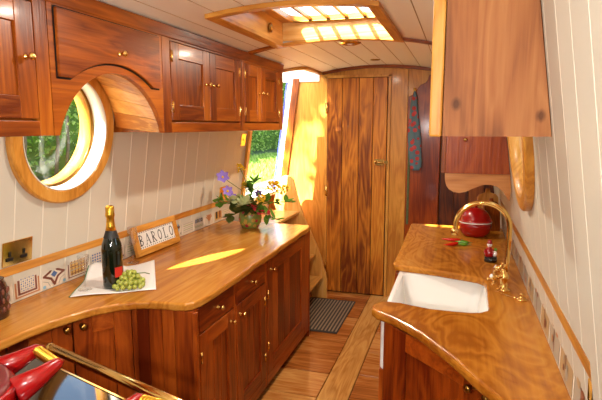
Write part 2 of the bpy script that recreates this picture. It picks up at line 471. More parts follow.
hatch.location = (0, 0, 0); hatch.parent = sk
rr = rrect(GX0, GX1, GY0, GY1, .07)
B().tube([(x, yy, ZT-.004) for x, yy in rr], .007, 8, closed=True).build('brass_rim', M['oldbrass'], sk)
for i in range(1, 5):
    x = GX0 + (GX1-GX0)*i/5
    B().box(x-.009, x+.009, GY0, GY1, ZT+.004, ZT+.022).build('glazing_bar', M['oldbrass'], sk)
B().prism(rrect(GX0-.005, GX1+.005, GY0-.005, GY1+.005, .07), 'z', ZT+.024, ZT+.028).build('pane', M['glass'], sk)
B().lathe([(.02, 0), (.028, .006), (.028, .014), (.012, .02)], (SX0+.001, 2.95, 2.19), 16, R=Matrix.Rotation(PI/2, 3, 'Y')).build('latch_knob', M['oldbrass'], sk)

# side hatch: rounded roof cut-out with its rim, linings, blue leaf folded outside
hd = struct(empty('door_2', (-1.72, 4.4, HZ0)))
def lipstrip(A, C, lo, hi, m, name):
    v = []; f = []
    for (p, q) in zip(A, C):
        v += [(p[0], p[1], zc(p[0])+lo), (q[0], q[1], zc(q[0])+lo), (p[0], p[1], zc(p[0])+hi), (q[0], q[1], zc(q[0])+hi)]
    n = len(A)-1
    for i in range(n):
        k = 4*i
        f += [(k, k+4, k+5, k+1), (k+2, k+3, k+7, k+6), (k, k+2, k+6, k+4), (k+1, k+5, k+7, k+3)]
    f += [(0, 1, 3, 2), (4*n, 4*n+2, 4*n+3, 4*n+1)]
    return B().add(v, f).build(name, M[m], hd)
lipstrip(roofcut(-1.286, 4.131, .22), roofcut(-1.252, 4.097, .25), -.022, -.0005, 'oak_y', 'roof_rim')
lipstrip(roofcut(-1.290, 4.135, .216), roofcut(-1.2845, 4.1295, .22), -.012, .16, 'white', 'roof_upstand')
B().box(-1.68, -1.285, YB-.012, YB+.001, 2.03, 2.30).build('roof_end_lining', M['white'], hd)
def lean(x2, w0, w1):
    xa = x2 - .139*(2.0-HZ0); xb = x2 - .139*(2.0-2.06)
    return [(xa-w0, HZ0), (xa-w1, HZ0), (xb-w1, 2.06), (xb-w0, 2.06)]
B().prism(lean(-1.55, .045, .0), 'y', YB-.010, YB+.24).build('leaf', M['white'], hd)
B().prism(lean(-1.55, .067, .0455), 'y', YB-.006, YB+.24).build('leaf_edge', M['blue'], hd)
B().prism(lean(-1.55, -.001, -.066), 'y', YB-.016, YB-.0005).build('post', M['pine_z'], hd)
B().box(-1.92, -1.72, HY0, HY1, HZ0-.03, HZ0-.001).build('sill', M['white'], hd)
B().prism([(xl(1.0)+.001, 1.0), (xl(1.0)+.022, 1.0), (xl(2.0)+.022, 2.0), (xl(2.0)+.001, 2.0)], 'y', HY0-.06, HY0-.005).build('near_trim', M['oak_z'], hd)

# ------------------------------------------------------------------ plank door in the far bulkhead
d1 = struct(empty('door_1', (-.915, 4.765, 0)))
xsD = [-1.196, -1.052, -.895, -.765, -.637]
rng = random.Random(3)
for a, c in zip(xsD[:-1], xsD[1:]):
    B().box(a+.002, c-.002, 4.748, 4.776, .012, 2.05).build('plank', M['door'], d1, bevel=.004)
fr = B(); fr.box(-1.225, -1.200, 4.762, 4.790, 0, 2.075); fr.box(-.633, -.608, 4.762, 4.790, 0, 2.075); fr.box(-1.225, -.608, 4.762, 4.790, 2.055, 2.08)
fr.build('frame', M['oak_z'], d1, bevel=.002)
B().box(-1.20, -.634, 4.776, 4.7895, .0, 2.055).build('back_board', M['gap'], d1)
for z in (1.78, 1.0, .25):
    hb = B(); hb.box(-1.212, -1.188, 4.742, 4.748, z-.05, z+.05); hb.tube([(-1.2, 4.742, z-.05), (-1.2, 4.742, z+.05)], .006)
    hb.build('hinge', M['brass'], d1)
lt = B(); lt.box(-.740, -.655, 4.741, 4.748, 1.255, 1.312); lt.box(-.672, -.618, 4.739, 4.747, 1.273, 1.297)
lt.tube([(-.715, 4.745, 1.283), (-.715, 4.71, 1.283), (-.65, 4.70, 1.283)], .008)
lt.box(-.682, -.672, 4.70, 4.745, 1.262, 1.318)
lt.build('latch', M['brass'], d1)
kb = B(); kb.sphere((-.728, 4.705, 1.284), .014); kb.build('latch_knob', M['brass'], d1)
# pilaster and stained boarding right of the door
struct(B().box(-.606, -.458, 4.772, 4.791, 0, 2.12).build('trim_5', M['oak_z'], bevel=.002))
bb = B()
for i in range(5):
    a = -.157 + i*.127; bb.box(a+.001, min(a+.126, .42), 4.768, 4.79, 0, 2.07)
struct(bb.build('trim_6', M['dark_z'], bevel=.003))

# ------------------------------------------------------------------ cupboard joinery
def knob(parent, T, u, w, z, mat='brass', s=1.):
    c = T @ Vector((u, w, z)); n = (T.to_3x3() @ Vector((0, 1, 0))).normalized()
    R = n.to_track_quat('Z', 'Y').to_matrix()
    prof = [(.010, 0), (.010, .003), (.0055, .005), (.005, .014), (.009, .018), (.0125, .024), (.0115, .031), (.005, .034)]
    return B().lathe([(r*s, q*s) for r, q in prof], c, 14, R=R).build('knob', M[mat], parent)
def hinge(parent, T, u, w, z, h=.055):
    q = B(); q.box(u-.007, u+.007, w, w+.002, z-h/2, z+h/2); q.tube([(u, w+.003, z-h/2), (u, w+.003, z+h/2)], .004, 8)
    return q.build('hinge', M['brass'], parent, T=T)
def shaker(parent, T, u0, u1, z0, z1, w, wd='pine', st=.07, name='door', boards=0, ua='y', rail=None):
    rail = rail or st
    q = B()
    q.box(u0, u0+st, w-.02, w, z0, z1, 0); q.box(u1-st, u1, w-.02, w, z0, z1, 0)
    q.box(u0+st+.0005, u1-st-.0005, w-.0195, w-.0005, z1-rail, z1, 1); q.box(u0+st+.0005, u1-st-.0005, w-.0195, w-.0005, z0, z0+rail, 1)
    nb = max(1, boards); W = (u1-u0-2*st)/nb
    for i in range(nb):
        q.box(u0+st+i*W+(.0015 if boards else 0), u0+st+(i+1)*W-(.0015 if boards else 0), w-.018, w-.009, z0+rail, z1-rail, 0)
    return q.build(name, [M[wd+'_z'], M[wd+'_'+ua]], parent, bevel=.002, T=T)
XF = -1.34
TL = Matrix(((0, 1, 0, XF), (1, 0, 0, 0), (0, 0, 1, 0), (0, 0, 0, 1)))      # u=Y, w=+X from the cupboard face
UB = 1.585
def upper_body(parent, y0, y1, name='carcass'):
    return B().prism([(XF-.022, UB), (XF-.022, 2.032), (xl(2.0)+.002, 2.002), (xl(UB)+.002, UB)], 'y', y0, y1).build(name, M['pine_y'], parent)
def face_frame(parent, stiles, z0=UB, z1=2.032, y0=0, y1=1, rail=.05, top=.012):
    q = B()
    for a, c in stiles: q.box(a, c, -.022, 0, z0, z1, 0)
    for (a, c), (d, e) in zip(stiles[:-1], stiles[1:]):
        q.box(c+.0005, d-.0005, -.022, -.0005, z0, z0+rail, 1); q.box(c+.0005, d-.0005, -.022, -.0005, z1-top, z1, 1)
    return q.build('face_frame', [M['pine_z'], M['pine_y']], parent, bevel=.002, T=TL)
G_UP = None
# left end cupboard
c = thing('wall_cupboard', 'pine wall cupboard with one panelled door, at the top left edge above the round window', 'cupboard', (XF, 1.0, UB))
upper_body(c, .55, 1.395)
face_frame(c, [(.55, .62), (1.405, 1.4635)])
d = shaker(c, TL, .985, 1.400, 1.642, 2.014, .002, st=.072)
knob(c, TL, 1.362, .002, 1.838); d2 = shaker(c, TL, .625, .980, 1.642, 2.014, .002, st=.072)
for o in [o for o in c.children if o.name.startswith('knob')]: o.parent = d
# cupboard over the porthole, lifting flap and barrel vault
c = thing('arched_cupboard', 'pine wall cupboard arching over the round window, with a wide lift-up flap', 'cupboard', (XF, 1.82, UB))
AY, AZ, AR = 1.825, 1.475, .352
a0 = math.asin((UB-AZ)/AR)
arc = [(AY - AR*math.cos(t), AZ + AR*math.sin(t)) for t in [a0 + (PI-2*a0)*i/30 for i in range(31)]]
q = B(); q.prism([(1.4665, UB)] + arc + [(2.1635, UB), (2.1635, 2.032), (1.4665, 2.032)], 'x', XF-.022, XF)
q.build('face_frame', M['pine_y'], c)
FR = .47; FZ = 1.862-FR
t0 = math.acos(.255/FR)
farc = [(1.812 - FR*math.cos(t), FZ + FR*math.sin(t)) for t in [t0 + (PI-2*t0)*i/20 for i in range(21)]]
zb = farc[0][1]
q = B(); q.prism([(1.495, zb)] + farc + [(2.128, zb), (2.128, 2.02), (1.495, 2.02)], 'x', XF+.001, XF+.014)
fl = q.build('flap', M['pine_y'], c, bevel=.003)
# thin near-black sheet behind the flap paints in the shadow gap round it
q = B(); q.prism([(1.490, zb-.006)] + [(p[0], p[1]-.006) for p in farc] + [(2.133, zb-.006), (2.133, 2.026), (1.490, 2.026)], 'x', XF-.0005, XF+.0008)
q.build('flap_gap_shade', M['gap'], c)
kn = knob(c, TL, 1.829, .014, 1.905); kn.parent = fl
q = B(); nb = 13
for i in range(nb):
    ta = a0 + (PI-2*a0)*i/nb; tb = a0 + (PI-2*a0)*(i+1)/nb
    sub = [ta+.003 + (tb-ta-.006)*j/3 for j in range(4)]
    v = []
    for x, r, cz in ((XF-.0225, AR-.002, AZ), (-1.655, .432, AZ)):
        for rr_ in (r, r+.012):
            for t in sub: v.append((x if x > -1.6 else xl(AZ + r*math.sin(t)) + .036, AY - rr_*math.cos(t), cz + rr_*math.sin(t)))
    f = []
    for j in range(3): f += [(j, j+1, j+9, j+8), (j+4, j+12, j+13, j+5), (j, j+4, j+5, j+1), (j+8, j+9, j+13, j+12)]
    f += [(0, 8, 12, 4), (3, 7, 15, 11)]
    q.add(v, f)
q.build('vault_lining', M['vault'], c)
B().prism([(XF-.022, 2.03), (XF-.022, 1.93), (-1.62, 1.93), (xl(2.0)+.01, 2.0)], 'y', 1.47, 2.16).build('carcass', M['pine_y'], c)
# two double cupboards
def double(y0, y1, label, doors, kn_):
    c = thing('double_cupboard', label, 'cupboard', (XF, (y0+y1)/2, UB), 'double wall cupboards over the left worktop')
    upper_body(c, y0 if y0 > 2.5 else 2.26, y1)
    (a, m_, z) = doors
    face_frame(c, [(y0, a-.004), (z+.004, y1)])
    D1 = shaker(c, TL, a, m_-.002, 1.645, 2.018, .002, st=.075); D2 = shaker(c, TL, m_+.002, z, 1.645, 2.018, .002, st=.075)
    for D, u, hu in ((D1, kn_[0], a+.006), (D2, kn_[1], z-.006)):
        knob(c, TL, u, .002, 1.84).parent = D
        for zz in (1.71, 1.95): hinge(c, TL, hu, .002, zz).parent = D
double(2.1665, 3.098, 'pine wall cupboard beside the arch, two panelled doors with brass knobs', (2.24, 2.645, 3.055), (2.60, 2.695))
double(3.101, 3.89, 'pine wall cupboard nearest the side hatch, two panelled doors with brass knobs', (3.135, 3.43, 3.80), (3.39, 3.475))

# ------------------------------------------------------------------ left base units
XB = -1.055
TB = Matrix(((0, 1, 0, XB), (1, 0, 0, 0), (0, 0, 1, 0), (0, 0, 0, 1)))
ZU = .833
def base_unit(label, y0, y1, name='base_cupboard'):
    c = thing(name, label, 'cupboard', (XB, (y0+y1)/2, 0))
    B().box(xl(.4)+.07, XB-.022, y0+.001, y1-.001, .085, ZU).build('carcass', M['base_z'], c)
    B().box(xl(.2)+.09, XB-.05, y0+.001, y1-.001, .0, .085).build('plinth', M['plinth'], c)
    return c
def base_frame(c, y0, y1, stiles, rails):
    q = B()
    for a, d in stiles: q.box(a, d, -.022, 0, .0 if False else .05, ZU, 0)
    for a, d, z0, z1 in rails: q.box(a+.0005, d-.0005, -.022, -.0005, z0, z1, 1)
    return q.build('face_frame', [M['base_z'], M['base_y']], c, bevel=.002, T=TB)
c = base_unit('pair of dark pine drawers over doors at the curved end of the left counter', 1.885, 2.738)
base_frame(c, 1.885, 2.738, [(1.885, 1.918), (2.285, 2.308), (2.722, 2.737)], [(1.918, 2.285, .05, .115), (2.308, 2.722, .05, .115)])
for (a, e, ku, hu, kz) in ((1.921, 2.282, 2.235, 1.93, .655), (2.311, 2.719, 2.355, 2.71, .65)):
    q = B(); q.box(a, e, -.018, .003, .715, ZU-.004); D = q.build('drawer', M['base_y'], c, bevel=.003, T=TB)
    knob(c, TB, (a+e)/2, .003, .775).parent = D
    D = shaker(c, TB, a, e, .12, .707, .003, 'base', st=.075, boards=3)
    knob(c, TB, ku, .003, kz).parent = D
    for zz in (.6, .25): hinge(c, TB, hu, .003, zz).parent = D
c = base_unit('tall dark pine cupboard door at the hatch end of the left counter', 2.741, 3.648)
base_frame(c, 2.741, 3.648, [(2.741, 2.756), (3.54, 3.648)], [(2.756, 3.54, .05, .115)])
D = shaker(c, TB, 2.760, 3.536, .12, ZU-.004, .003, 'base', st=.085, boards=5)
knob(c, TB, 2.815, .003, .765).parent = D
for zz in (.62, .3): hinge(c, TB, 2.764, .003, zz).parent = D
B().box(XB-.4, XB+.004, 3.6485, 3.662, .0, ZU).build('end_panel', M['base_z'], c)

# angled corner unit: boarded end and a pair of doors
c = thing('corner_cupboard', 'angled pine corner cupboard with vertical boards and two small knobs, behind the cooker rail', 'cupboard', (-1.4, 1.7, 0))
A0, A1, A2 = (-1.66, 1.42), (-1.33, 1.868), (-1.056, 1.875)
q = B(); q.prism([(xl(.4)+.07, 1.0), (A0[0]-.04, 1.0), (A0[0]-.035, A0[1]+.01), (A1[0]-.02, 1.8825), (A2[0], 1.8826), (xl(.4)+.07, 1.883)], 'z', .0, ZU-.001)
q.build('carcass', M['base_z'], c)
T1 = frame(A0, A1); Ln = (Vector(A1)-Vector(A0)).length
for (u0, u1, ku, nb) in ((.05, .285, .262, 1), (.291, .53, .325, 1)):
    D = shaker(c, T1, u0, u1, .1, ZU-.001, .004, 'base', st=.075)
    knob(c, T1, ku, .004, .800, 'oldbrass', 1.15).parent = D
for ua, ub in ((.0, .046), (.534, Ln)): B().box(ua, ub, -.014, .0, .05, ZU-.001).build('stile', M['base_z'], c, T=T1, bevel=.002)
T2 = frame(A1, A2); L2 = (Vector(A2)-Vector(A1)).length
q = B(); us = [0, .06, .125, .185, L2]
for u0, u1 in zip(us[:-1], us[1:]): q.box(u0+.0012, u1-.0012, -.014, .004, .05, ZU-.001)
q.build('end_boarding', M['base_z'], c, T=T2, bevel=.002)
B().box(-1.054, -1.035, 1.862, 1.8835, .05, ZU-.001).build('corner_post', M['base_z'], c, bevel=.004)

# left worktop
rng = random.Random(5)
edge = [(-1.515, .95), (-1.512, 1.15), (-1.507, 1.325), (-1.501, 1.43), (-1.482, 1.53), (-1.455, 1.615), (-1.417, 1.705), (-1.355, 1.782), (-1.30, 1.820), (-1.247, 1.842), (-1.19, 1.850), (-1.131, 1.853), (-1.085, 1.862), (-1.058, 1.890), (-1.045, 1.94)]
yy = 2.03
while yy < 3.52:
    edge.append((-1.040 + rng.uniform(-.005, .005), yy)); yy += .085
edge += [(-1.036, 3.58), (-1.05, 3.675), (-1.075, 3.69)]
edge += [(-1.60, 3.69)]
poly = [(xl(ZW)+.002, .95)] + edge + [(xl(ZW)+.002, 3.69)]
wt = B().prism(poly, 'z', .834, ZW).build('worktop', M['top'], bevel=.010, seg=3)
tag(wt, 'long honey wooden worktop with a wavy front edge under the left window', 'worktop')

# ------------------------------------------------------------------ tiled splashbacks
def ribbon(q, pts, w, x, mi, T):
    for (a, b2) in zip(pts[:-1], pts[1:]):
        a = Vector(a); b2 = Vector(b2); t = (b2-a); n = Vector((-t.y, t.x)).normalized()*w/2
        ee = t.normalized()*w*.15
        q.add([T(*(p), x) for p in (a-ee+n, a-ee-n, b2+ee-n, b2+ee+n)], [(0, 1, 2, 3)], mi)
def disc(q, c, r, x, mi, T, n=10, ry=None):
    q.add([T(c[0]+r*math.cos(2*PI*i/n), c[1]+(ry or r)*math.sin(2*PI*i/n), x) for i in range(n)], [list(range(n))], mi)
def rect(q, u0, u1, v0, v1, x, mi, T):
    q.add([T(u0, v0, x), T(u1, v0, x), T(u1, v1, x), T(u0, v1, x)], [(0, 1, 2, 3)], mi)
TM = ['tile', 'navy', 'sky_t', 'brown_t', 'ochre_t', 'grey_t', 'rust_t', 'green_t', 'ink', 'tan_t']
def tile_pattern(q, kind, T):
    E = .0006
    R_ = random.Random(kind*7+1)
    if kind == 0:      # framed check of blue dashes
        rect(q, .04, .96, .04, .96, E, 6, T); rect(q, .10, .90, .10, .90, E*2, 0, T); rect(q, .14, .86, .14, .86, E*3, 3, T); rect(q, .22, .78, .22, .78, E*4, 0, T)
        for i in range(7):
            for j in range(6): rect(q, .25+i*.075, .29+i*.075, .25+j*.09, .31+j*.09, E*5, 1 if (i+j) % 2 else 5, T)
    elif kind == 1:    # brown four-pointed star round a blue square
        for s in range(4):
            a = s*PI/2
            def r(u, v): return (.5+u*math.cos(a)-v*math.sin(a), .5+u*math.sin(a)+v*math.cos(a))
            ribbon(q, [r(.0, .42), r(.13, .16), r(.42, .0)], .09, E*2, 3, T)
            disc(q, r(0, .41), .06, E*3, 3, T); disc(q, r(.42, .42), .07, E*2, 2, T)
            ribbon(q, [r(.18, .46), r(.26, .28), r(.46, .18)], .03, E, 5, T)
        q.add([T(u, v, E*4) for u, v in ((.5, .36), (.64, .5), (.5, .64), (.36, .5))], [(0, 1, 2, 3)], 1)
    elif kind == 2:    # ochre plaid in a grey frame
        rect(q, .05, .95, .05, .95, E, 3, T); rect(q, .09, .91, .09, .91, E*2, 0, T); rect(q, .14, .86, .14, .86, E*3, 4, T)
        for i in range(5): rect(q, .2+i*.15, .235+i*.15, .14, .86, E*4, 3, T); rect(q, .14, .86, .2+i*.15, .235+i*.15, E*5, 5 if i % 2 else 3, T)
    elif kind == 3:    # blue lattice
        rect(q, .06, .94, .06, .94, E, 5, T); rect(q, .12, .88, .12, .88, E*2, 0, T)
        for i in range(6):
            for j in range(6):
                rect(q, .15+i*.125, .23+i*.125, .15+j*.125, .23+j*.125, E*3, 1, T)
    elif kind == 4:    # blue and brown flower
        rect(q, .06, .94, .06, .94, E, 5, T); rect(q, .10, .90, .10, .90, E*2, 0, T)
        for k in range(8):
            a = k*PI/4; disc(q, (.5+.2*math.cos(a), .55+.2*math.sin(a)), .1, E*3, 2 if k % 2 else 3, T)
        disc(q, (.5, .55), .13, E*4, 8, T); ribbon(q, [(.5, .4), (.4, .15)], .05, E*3, 8, T)
        for u in (.16, .84):
            for v in (.16, .84): disc(q, (u, v), .04, E*3, 8, T)
    elif kind == 5:    # stripes
        for i in range(7): rect(q, .06, .94, .1+i*.12, .14+i*.12, E, 7 if i % 2 else 5, T)
        rect(q, .05, .95, .90, .94, E, 3, T)
    elif kind == 6:    # dark dashes between green rules
        rect(q, .06, .94, .84, .88, E, 7, T); rect(q, .06, .94, .12, .16, E, 7, T); rect(q, .06, .94, .2, .23, E, 7, T)
        for i in range(4):
            u = .2+i*.2; ribbon(q, [(u-.05, .42), (u-.06, .6), (u+.03, .62), (u+.05, .45), (u-.03, .42)], .05, E*2, 8 if i % 2 else 1, T)
    elif kind == 7:    # rust thistle
        for k in range(7):
            a = .3+k*.42; ribbon(q, [(.5, .35), (.5+.33*math.cos(a), .4+.45*math.sin(a))], .09, E*(1+k*.2), 6, T)
        disc(q, (.5, .4), .16, E*4, 6, T); ribbon(q, [(.5, .35), (.48, .06)], .06, E*2, 3, T)
    elif kind == 8:    # dark pair
        rect(q, .1, .9, .1, .9, E, 4, T); rect(q, .2, .42, .2, .85, E*2, 8, T); rect(q, .55, .8, .2, .7, E*2, 3, T)
    else:              # brown sprig on tan
        rect(q, .03, .97, .03, .97, E, 5 if kind % 2 else 9, T)
        ribbon(q, [(.5, .08), (.45, .5), (.55, .9)], .06, E*2, 3, T)
        for k in range(6):
            a = R_.uniform(0, 6.28); disc(q, (.5+R_.uniform(-.28, .28), .5+R_.uniform(-.3, .3)), R_.uniform(.05, .11), E*(3+k*.3), R_.choice([3, 5, 9, 6]), T)
KN = ['blue checks in a rust border', 'brown star around a blue diamond', 'ochre plaid in a grey border', 'blue lattice', 'blue and brown flower', 'pale green stripes', 'dark loops between green rules', 'rust thistle', 'dark blocks on ochre']
sp = thing('tiled_splashback', 'row of patterned tiles under an oak capping along the left wall', 'splashback', (xl(ZW), 2.6, ZW))
X0 = -1.797
B().box(X0-.003+.0005, X0+.005, .95, 3.85, ZW+.001, .995).build('grout_bed', M['grout'], sp)
kinds = [6, 5, 4, 7, 3, 0, 1, 2, 3, 7, 5, 0, 6, 1, 4, 5, 6, 7, 8, 0]
y = 1.658 - 4*.157
i = 0
seq = {0: 7, 1: 5, 2: 6, 3: 3, 4: 0, 5: 1, 6: 2, 7: 3, 8: 4, 9: 5, 10: 2, 11: 8, 12: 4, 13: 5, 14: 6, 15: 7, 16: 8, 17: 5}
while y < 3.80:
    k = seq.get(i, i % 9)
    if 12 <= i: pass
    y1 = min(y+.150, 3.84)
    q = B(); q.box(X0+.003, X0+.0075, y+.003, y1, ZW+.006, .990)
    tile_pattern(q, k, lambda u, v, x, y=y, y1=y1: (X0+.0076+x, y+.003+(y1-y-.003)*u, ZW+.006+(.990-ZW-.006)*v))
    t = q.build('tile', [M[n_] for n_ in TM], sp, fixn=False); t['label'] = 'tile with ' + KN[k]
    y += .157; i += 1
B().prism([(xl(.995)+.002, .996), (X0+.018, .996), (X0+.020, 1.03), (xl(1.04)+.002, 1.036)], 'y', .95, 3.86).build('capping', M['oak_y'], sp, bevel=.003)
spr = thing('tiled_splashback', 'row of brown patterned tiles under an oak capping along the right wall by the sink', 'splashback', (xr(ZW), 2.6, ZW))
X1 = .330
B().box(X1-.004, X1+.002, 1.262, 3.98, ZW+.001, 1.04).build('grout_bed', M['grout'], spr)
y = 1.27; i = 0
while y < 3.95:
    y1 = min(y+.19, 3.97)
    q = B(); q.box(X1-.0065, X1-.003, y+.003, y1, ZW+.008, 1.035)
    tile_pattern(q, 9+i, lambda u, v, x, y=y, y1=y1: (X1-.0066-x, y1-(y1-y-.003)*u, ZW+.008+(1.035-ZW-.008)*v))
    q.build('tile', [M[n_] for n_ in TM], spr, fixn=False)
    y += .197; i += 1
q = B(); q.prism([(xr(1.04)-.001, 1.041), (X1-.016, 1.041), (X1-.018, 1.082), (xr(1.09)-.002, 1.090)], 'y', 1.245, 3.98); q.build('capping', M['oak_y'], spr, bevel=.003)
B().prism([(X1-.016, ZW+.001), (X1-.018, 1.0405), (xr(1.04)-.002, 1.0405), (xr(ZW)-.003, ZW+.001)], 'y', 1.245, 1.2615).build('end_strip', M['oak_z'], spr, bevel=.002)

# ------------------------------------------------------------------ right counter
poly = [(xr(ZW)-.002, 4.0), (-.315, 4.0), (-.333, 3.98), (-.326, 3.5), (-.322, 3.1), (-.322, 2.80), (-.312, 2.755), (-.28, 2.742), (-.17, 2.722), (-.08, 2.70), (0, 2.672), (.07, 2.652), (.115, 2.632), (.142, 2.60), (.152, 2.55), (.150, 2.40), (.146, 2.20), (.138, 2.158), (.11, 2.130), (.071, 2.114), (0, 2.112), (-.087, 2.114), (-.15, 2.132), (-.214, 2.152), (-.27, 2.152), (-.305, 2.132), (-.320, 2.09), (-.318, 2.04), (-.295, 2.005), (-.234, 1.968), (-.17, 1.905), (-.108, 1.836), (0, 1.671), (.088, 1.511), (.138, 1.435), (.2, 1.33), (.245, 1.22), (xr(ZW)-.002, 1.20)]
wt = B().prism(poly, 'z', .834, ZW).build('worktop', M['topr'], bevel=.012, seg=3)
tag(wt, 'curved burr wood worktop around the white sink on the right', 'worktop')
# sink
sk_ = thing('butler_sink', 'white ceramic butler sink set into the right worktop', 'sink', (-.08, 2.42, .6))
o = rrect(-.284, .175, 2.05, 2.785, .03); inn = rrect(-.258, .148, 2.085, 2.735, .05); bot = rrect(-.235, .12, 2.12, 2.70, .06)
n = len(o); z0, z1 = .60, .8330
v = [(x, y, z0) for x, y in o] + [(x, y, z1) for x, y in o] + [(x, y, z1) for x, y in inn] + [(x, y, .64) for x, y in bot]
f = [list(range(n))]
for a in range(3): f += [(a*n+i, a*n+(i+1) % n, (a+1)*n+(i+1) % n, (a+1)*n+i) for i in range(n)]
f.append(list(range(3*n, 4*n)))
B().add(v, f, 0, False).build('basin', M['ceramic'], sk_, bevel=.008, seg=3)
B().lathe([(.035, .0), (.035, .004), (.02, .003)], (-.06, 2.42, .641), 20).build('waste', M['brass'], sk_)
# base under it
c = thing('base_cupboard', 'red pine cupboard under the near right worktop, in front of the sink', 'cupboard', (0, 1.8, 0))
D0, D1_ = (-.262, 2.006), (.285, 1.470)
q = B(); q.prism([(D0[0]+.004, 2.045), (D0[0]+.004, D0[1]+.02), (D1_[0]+.016, D1_[1]+.022), (.335, 1.46), (.335, 2.045)], 'z', .0, .833); q.build('carcass', M['base_z'], c)
T3 = frame(D0, D1_)
T3 = Matrix(((T3[0][0], T3[0][1], 0, D0[0]), (T3[1][0], T3[1][1], 0, D0[1]), (0, 0, 1, 0), (0, 0, 0, 1)))
Ln = (Vector(D1_)-Vector(D0)).length
for ua, ub in ((.0, .06), (Ln-.031, Ln)): B().box(ua, ub, -.014, .0, .02, .832).build('stile', M['base_z'], c, T=T3, bevel=.002)
for (u0, u1, ku) in ((.063, .513, .482), (.519, Ln-.034, .556)):
    D = shaker(c, T3, u0, u1, .08, .832, .004, 'base', st=.075, ua='x')
    knob(c, T3, ku, .004, .778, 'oldbrass', 1.15).parent = D
c = thing('sink_cupboard', 'dark pine cupboard run under the far right worktop beyond the sink', 'cupboard', (0, 3.4, 0))
B().box(-.295, .334, 2.79, 3.97, 0, .833).build('carcass', M['base_z'], c)
TR = frame((-.295, 3.97), (-.295, 2.79))
for u0, u1, ku in ((.02, .57, .53), (.60, 1.16, .64)):
    D = shaker(c, TR, u0, u1, .08, .805, .018, 'base', st=.08, ua='y'); knob(c, TR, ku, .018, .74).parent = D
B().box(-.285, .30, 2.06, 2.78, 0, .598).build('sink_plinth', M['base_z'], c)

# tap
tp = thing('swan_neck_tap', 'tall brass swan-neck mixer tap beside the white sink', 'tap', (.222, 2.45, ZW))
bx, by = .222, 2.45
q = B(); q.lathe([(.030, 0), (.030, .006), (.018, .012), (.016, .05), (.021, .056), (.021, .072), (.014, .08), (.0125, .10)], (bx, by, ZW), 20); q.build('body', M['brass'], tp)
pts = [(bx+.004, by, ZW+.09), (bx+.008, by, 1.0), (bx+.011, by, 1.10), (bx+.012, by, 1.16)]
cx, cz, r = bx+.012-.117, 1.165, .117
pts += [(cx + r*math.cos(a), by, cz + .108*math.sin(a)) for a in [PI*i/16*1.04 for i in range(1, 17)]]
pts += [(pts[-1][0]-.004, by, 1.135)]
q = B(); q.tube(pts, .0115, 14); e = pts[-1]; q.lathe([(.015, .0), (.016, .022), (.012, .03)], (e[0], by, e[2]-.018), 14); q.build('spout', M['brass'], tp)
def cross(cn, d, s=1.0):
    d = Vector(d).normalized(); R = d.to_track_quat('Z', 'Y').to_matrix(); q = B()
    cn = Vector(cn)
    q.tube([Vector((bx, by, cn.z)), cn], .008, 10)
    q.lathe([(.012, -.012), (.014, 0), (.010, .014), (.004, .018)], cn, 14, R=R)
    for k in range(4):
        a = k*PI/2 + .5; t = R @ Vector((math.cos(a), math.sin(a), 0))
        q.tube([cn, cn + t*.03], .0045, 8); q.sphere(cn + t*.032, .0075, 8, 6)
    h = q.build('cross_handle', M['brass'], tp)
    q = B(); q.lathe([(.009, 0), (.009, .003)], cn + d*.017, 12, R=R); q.build('enamel_disc', M['ceramic'], h)
cross((bx-.045, by-.025, ZW+.064), (-.7, -.5, .55)); cross((bx-.022, by+.055, ZW+.085), (-.8, .2, .55))
# plug on its chain
pl = thing('sink_plug', 'small brass sink plug lying by the right tiles, its fine chain looped beside the tap', 'plug', (.292, 2.33, ZW))
B().lathe([(.024, 0), (.024, .006), (.012, .010), (.006, .014), (.006, .022), (.010, .026), (.004, .03)], (.285, 2.33, ZW), 18).build('plug', M['brass'], pl)
pts = []
for i in range(60):
    t = i/59; a = t*9.5
    pts.append((.285 - .10*t + .028*math.sin(a), 2.345 + .02*math.cos(a*1.3) + .05*t, ZW+.004))
B().tube(pts, .0016, 6).build('chain', M['brass'], pl)

# right wall cupboards
c = thing('wall_cupboard', 'big orange pine wall cupboard end nearest the camera at top right', 'cupboard', (.1, 1.6, UB))
zt = 2.03
q = B()
ws = [-.046, .035, .115, .19, None]
for i in range(4):
    a = ws[i]; e = ws[i+1]
    if e is None:
        q.prism([(a, 1.59), (xr(1.59)-.002, 1.59), (xr(zt)-.002, zt), (a, zt)], 'y', 1.5, 1.52)
    else:
        q.prism([(a, 1.59), (e, 1.59), (e, zt+.02), (a, zt+.02)], 'y', 1.5, 1.52)
q.build('end_panel', M['cabend'], c)
B().box(-.083, -.048, 1.502, 1.60, 1.588, 2.06).build('front_stile', M['oak_z'], c, bevel=.006)
B().prism([(-.046, 1.59), (xr(1.59)-.004, 1.59), (xr(2.0)-.004, 2.0), (-.046, 2.05)], 'y', 1.521, 1.855).build('carcass', M['pine_y'], c)
c = thing('wall_cupboard', 'dark pine wall cupboard with a scalloped apron beyond the right round window', 'cupboard', (.1, 3.3, 1.36))
B().prism([(-.066, 1.363), (xr(1.363)-.003, 1.363), (xr(2.0)-.003, 2.0), (-.066, 2.05)], 'y', 2.90, 3.85).build('carcass', M['base_z'], c)
B().box(-.088, -.0665, 2.90, 3.85, 1.363, 2.05).build('door', M['pine_z'], c, bevel=.003)
ap = [(-.068, 1.3625), (-.066, 1.325), (-.058, 1.296), (-.045, 1.277), (-.022, 1.263), (.01, 1.257), (.045, 1.265), (.09, 1.288), (.13, 1.305), (.17, 1.307), (.205, 1.296), (.232, 1.272), (.25, 1.245), (.268, 1.222), (xr(1.3)-.004, 1.30), (xr(1.3625)-.004, 1.3625)]
B().prism(ap, 'y', 2.895, 2.917).build('apron', M['apronwood'], c)
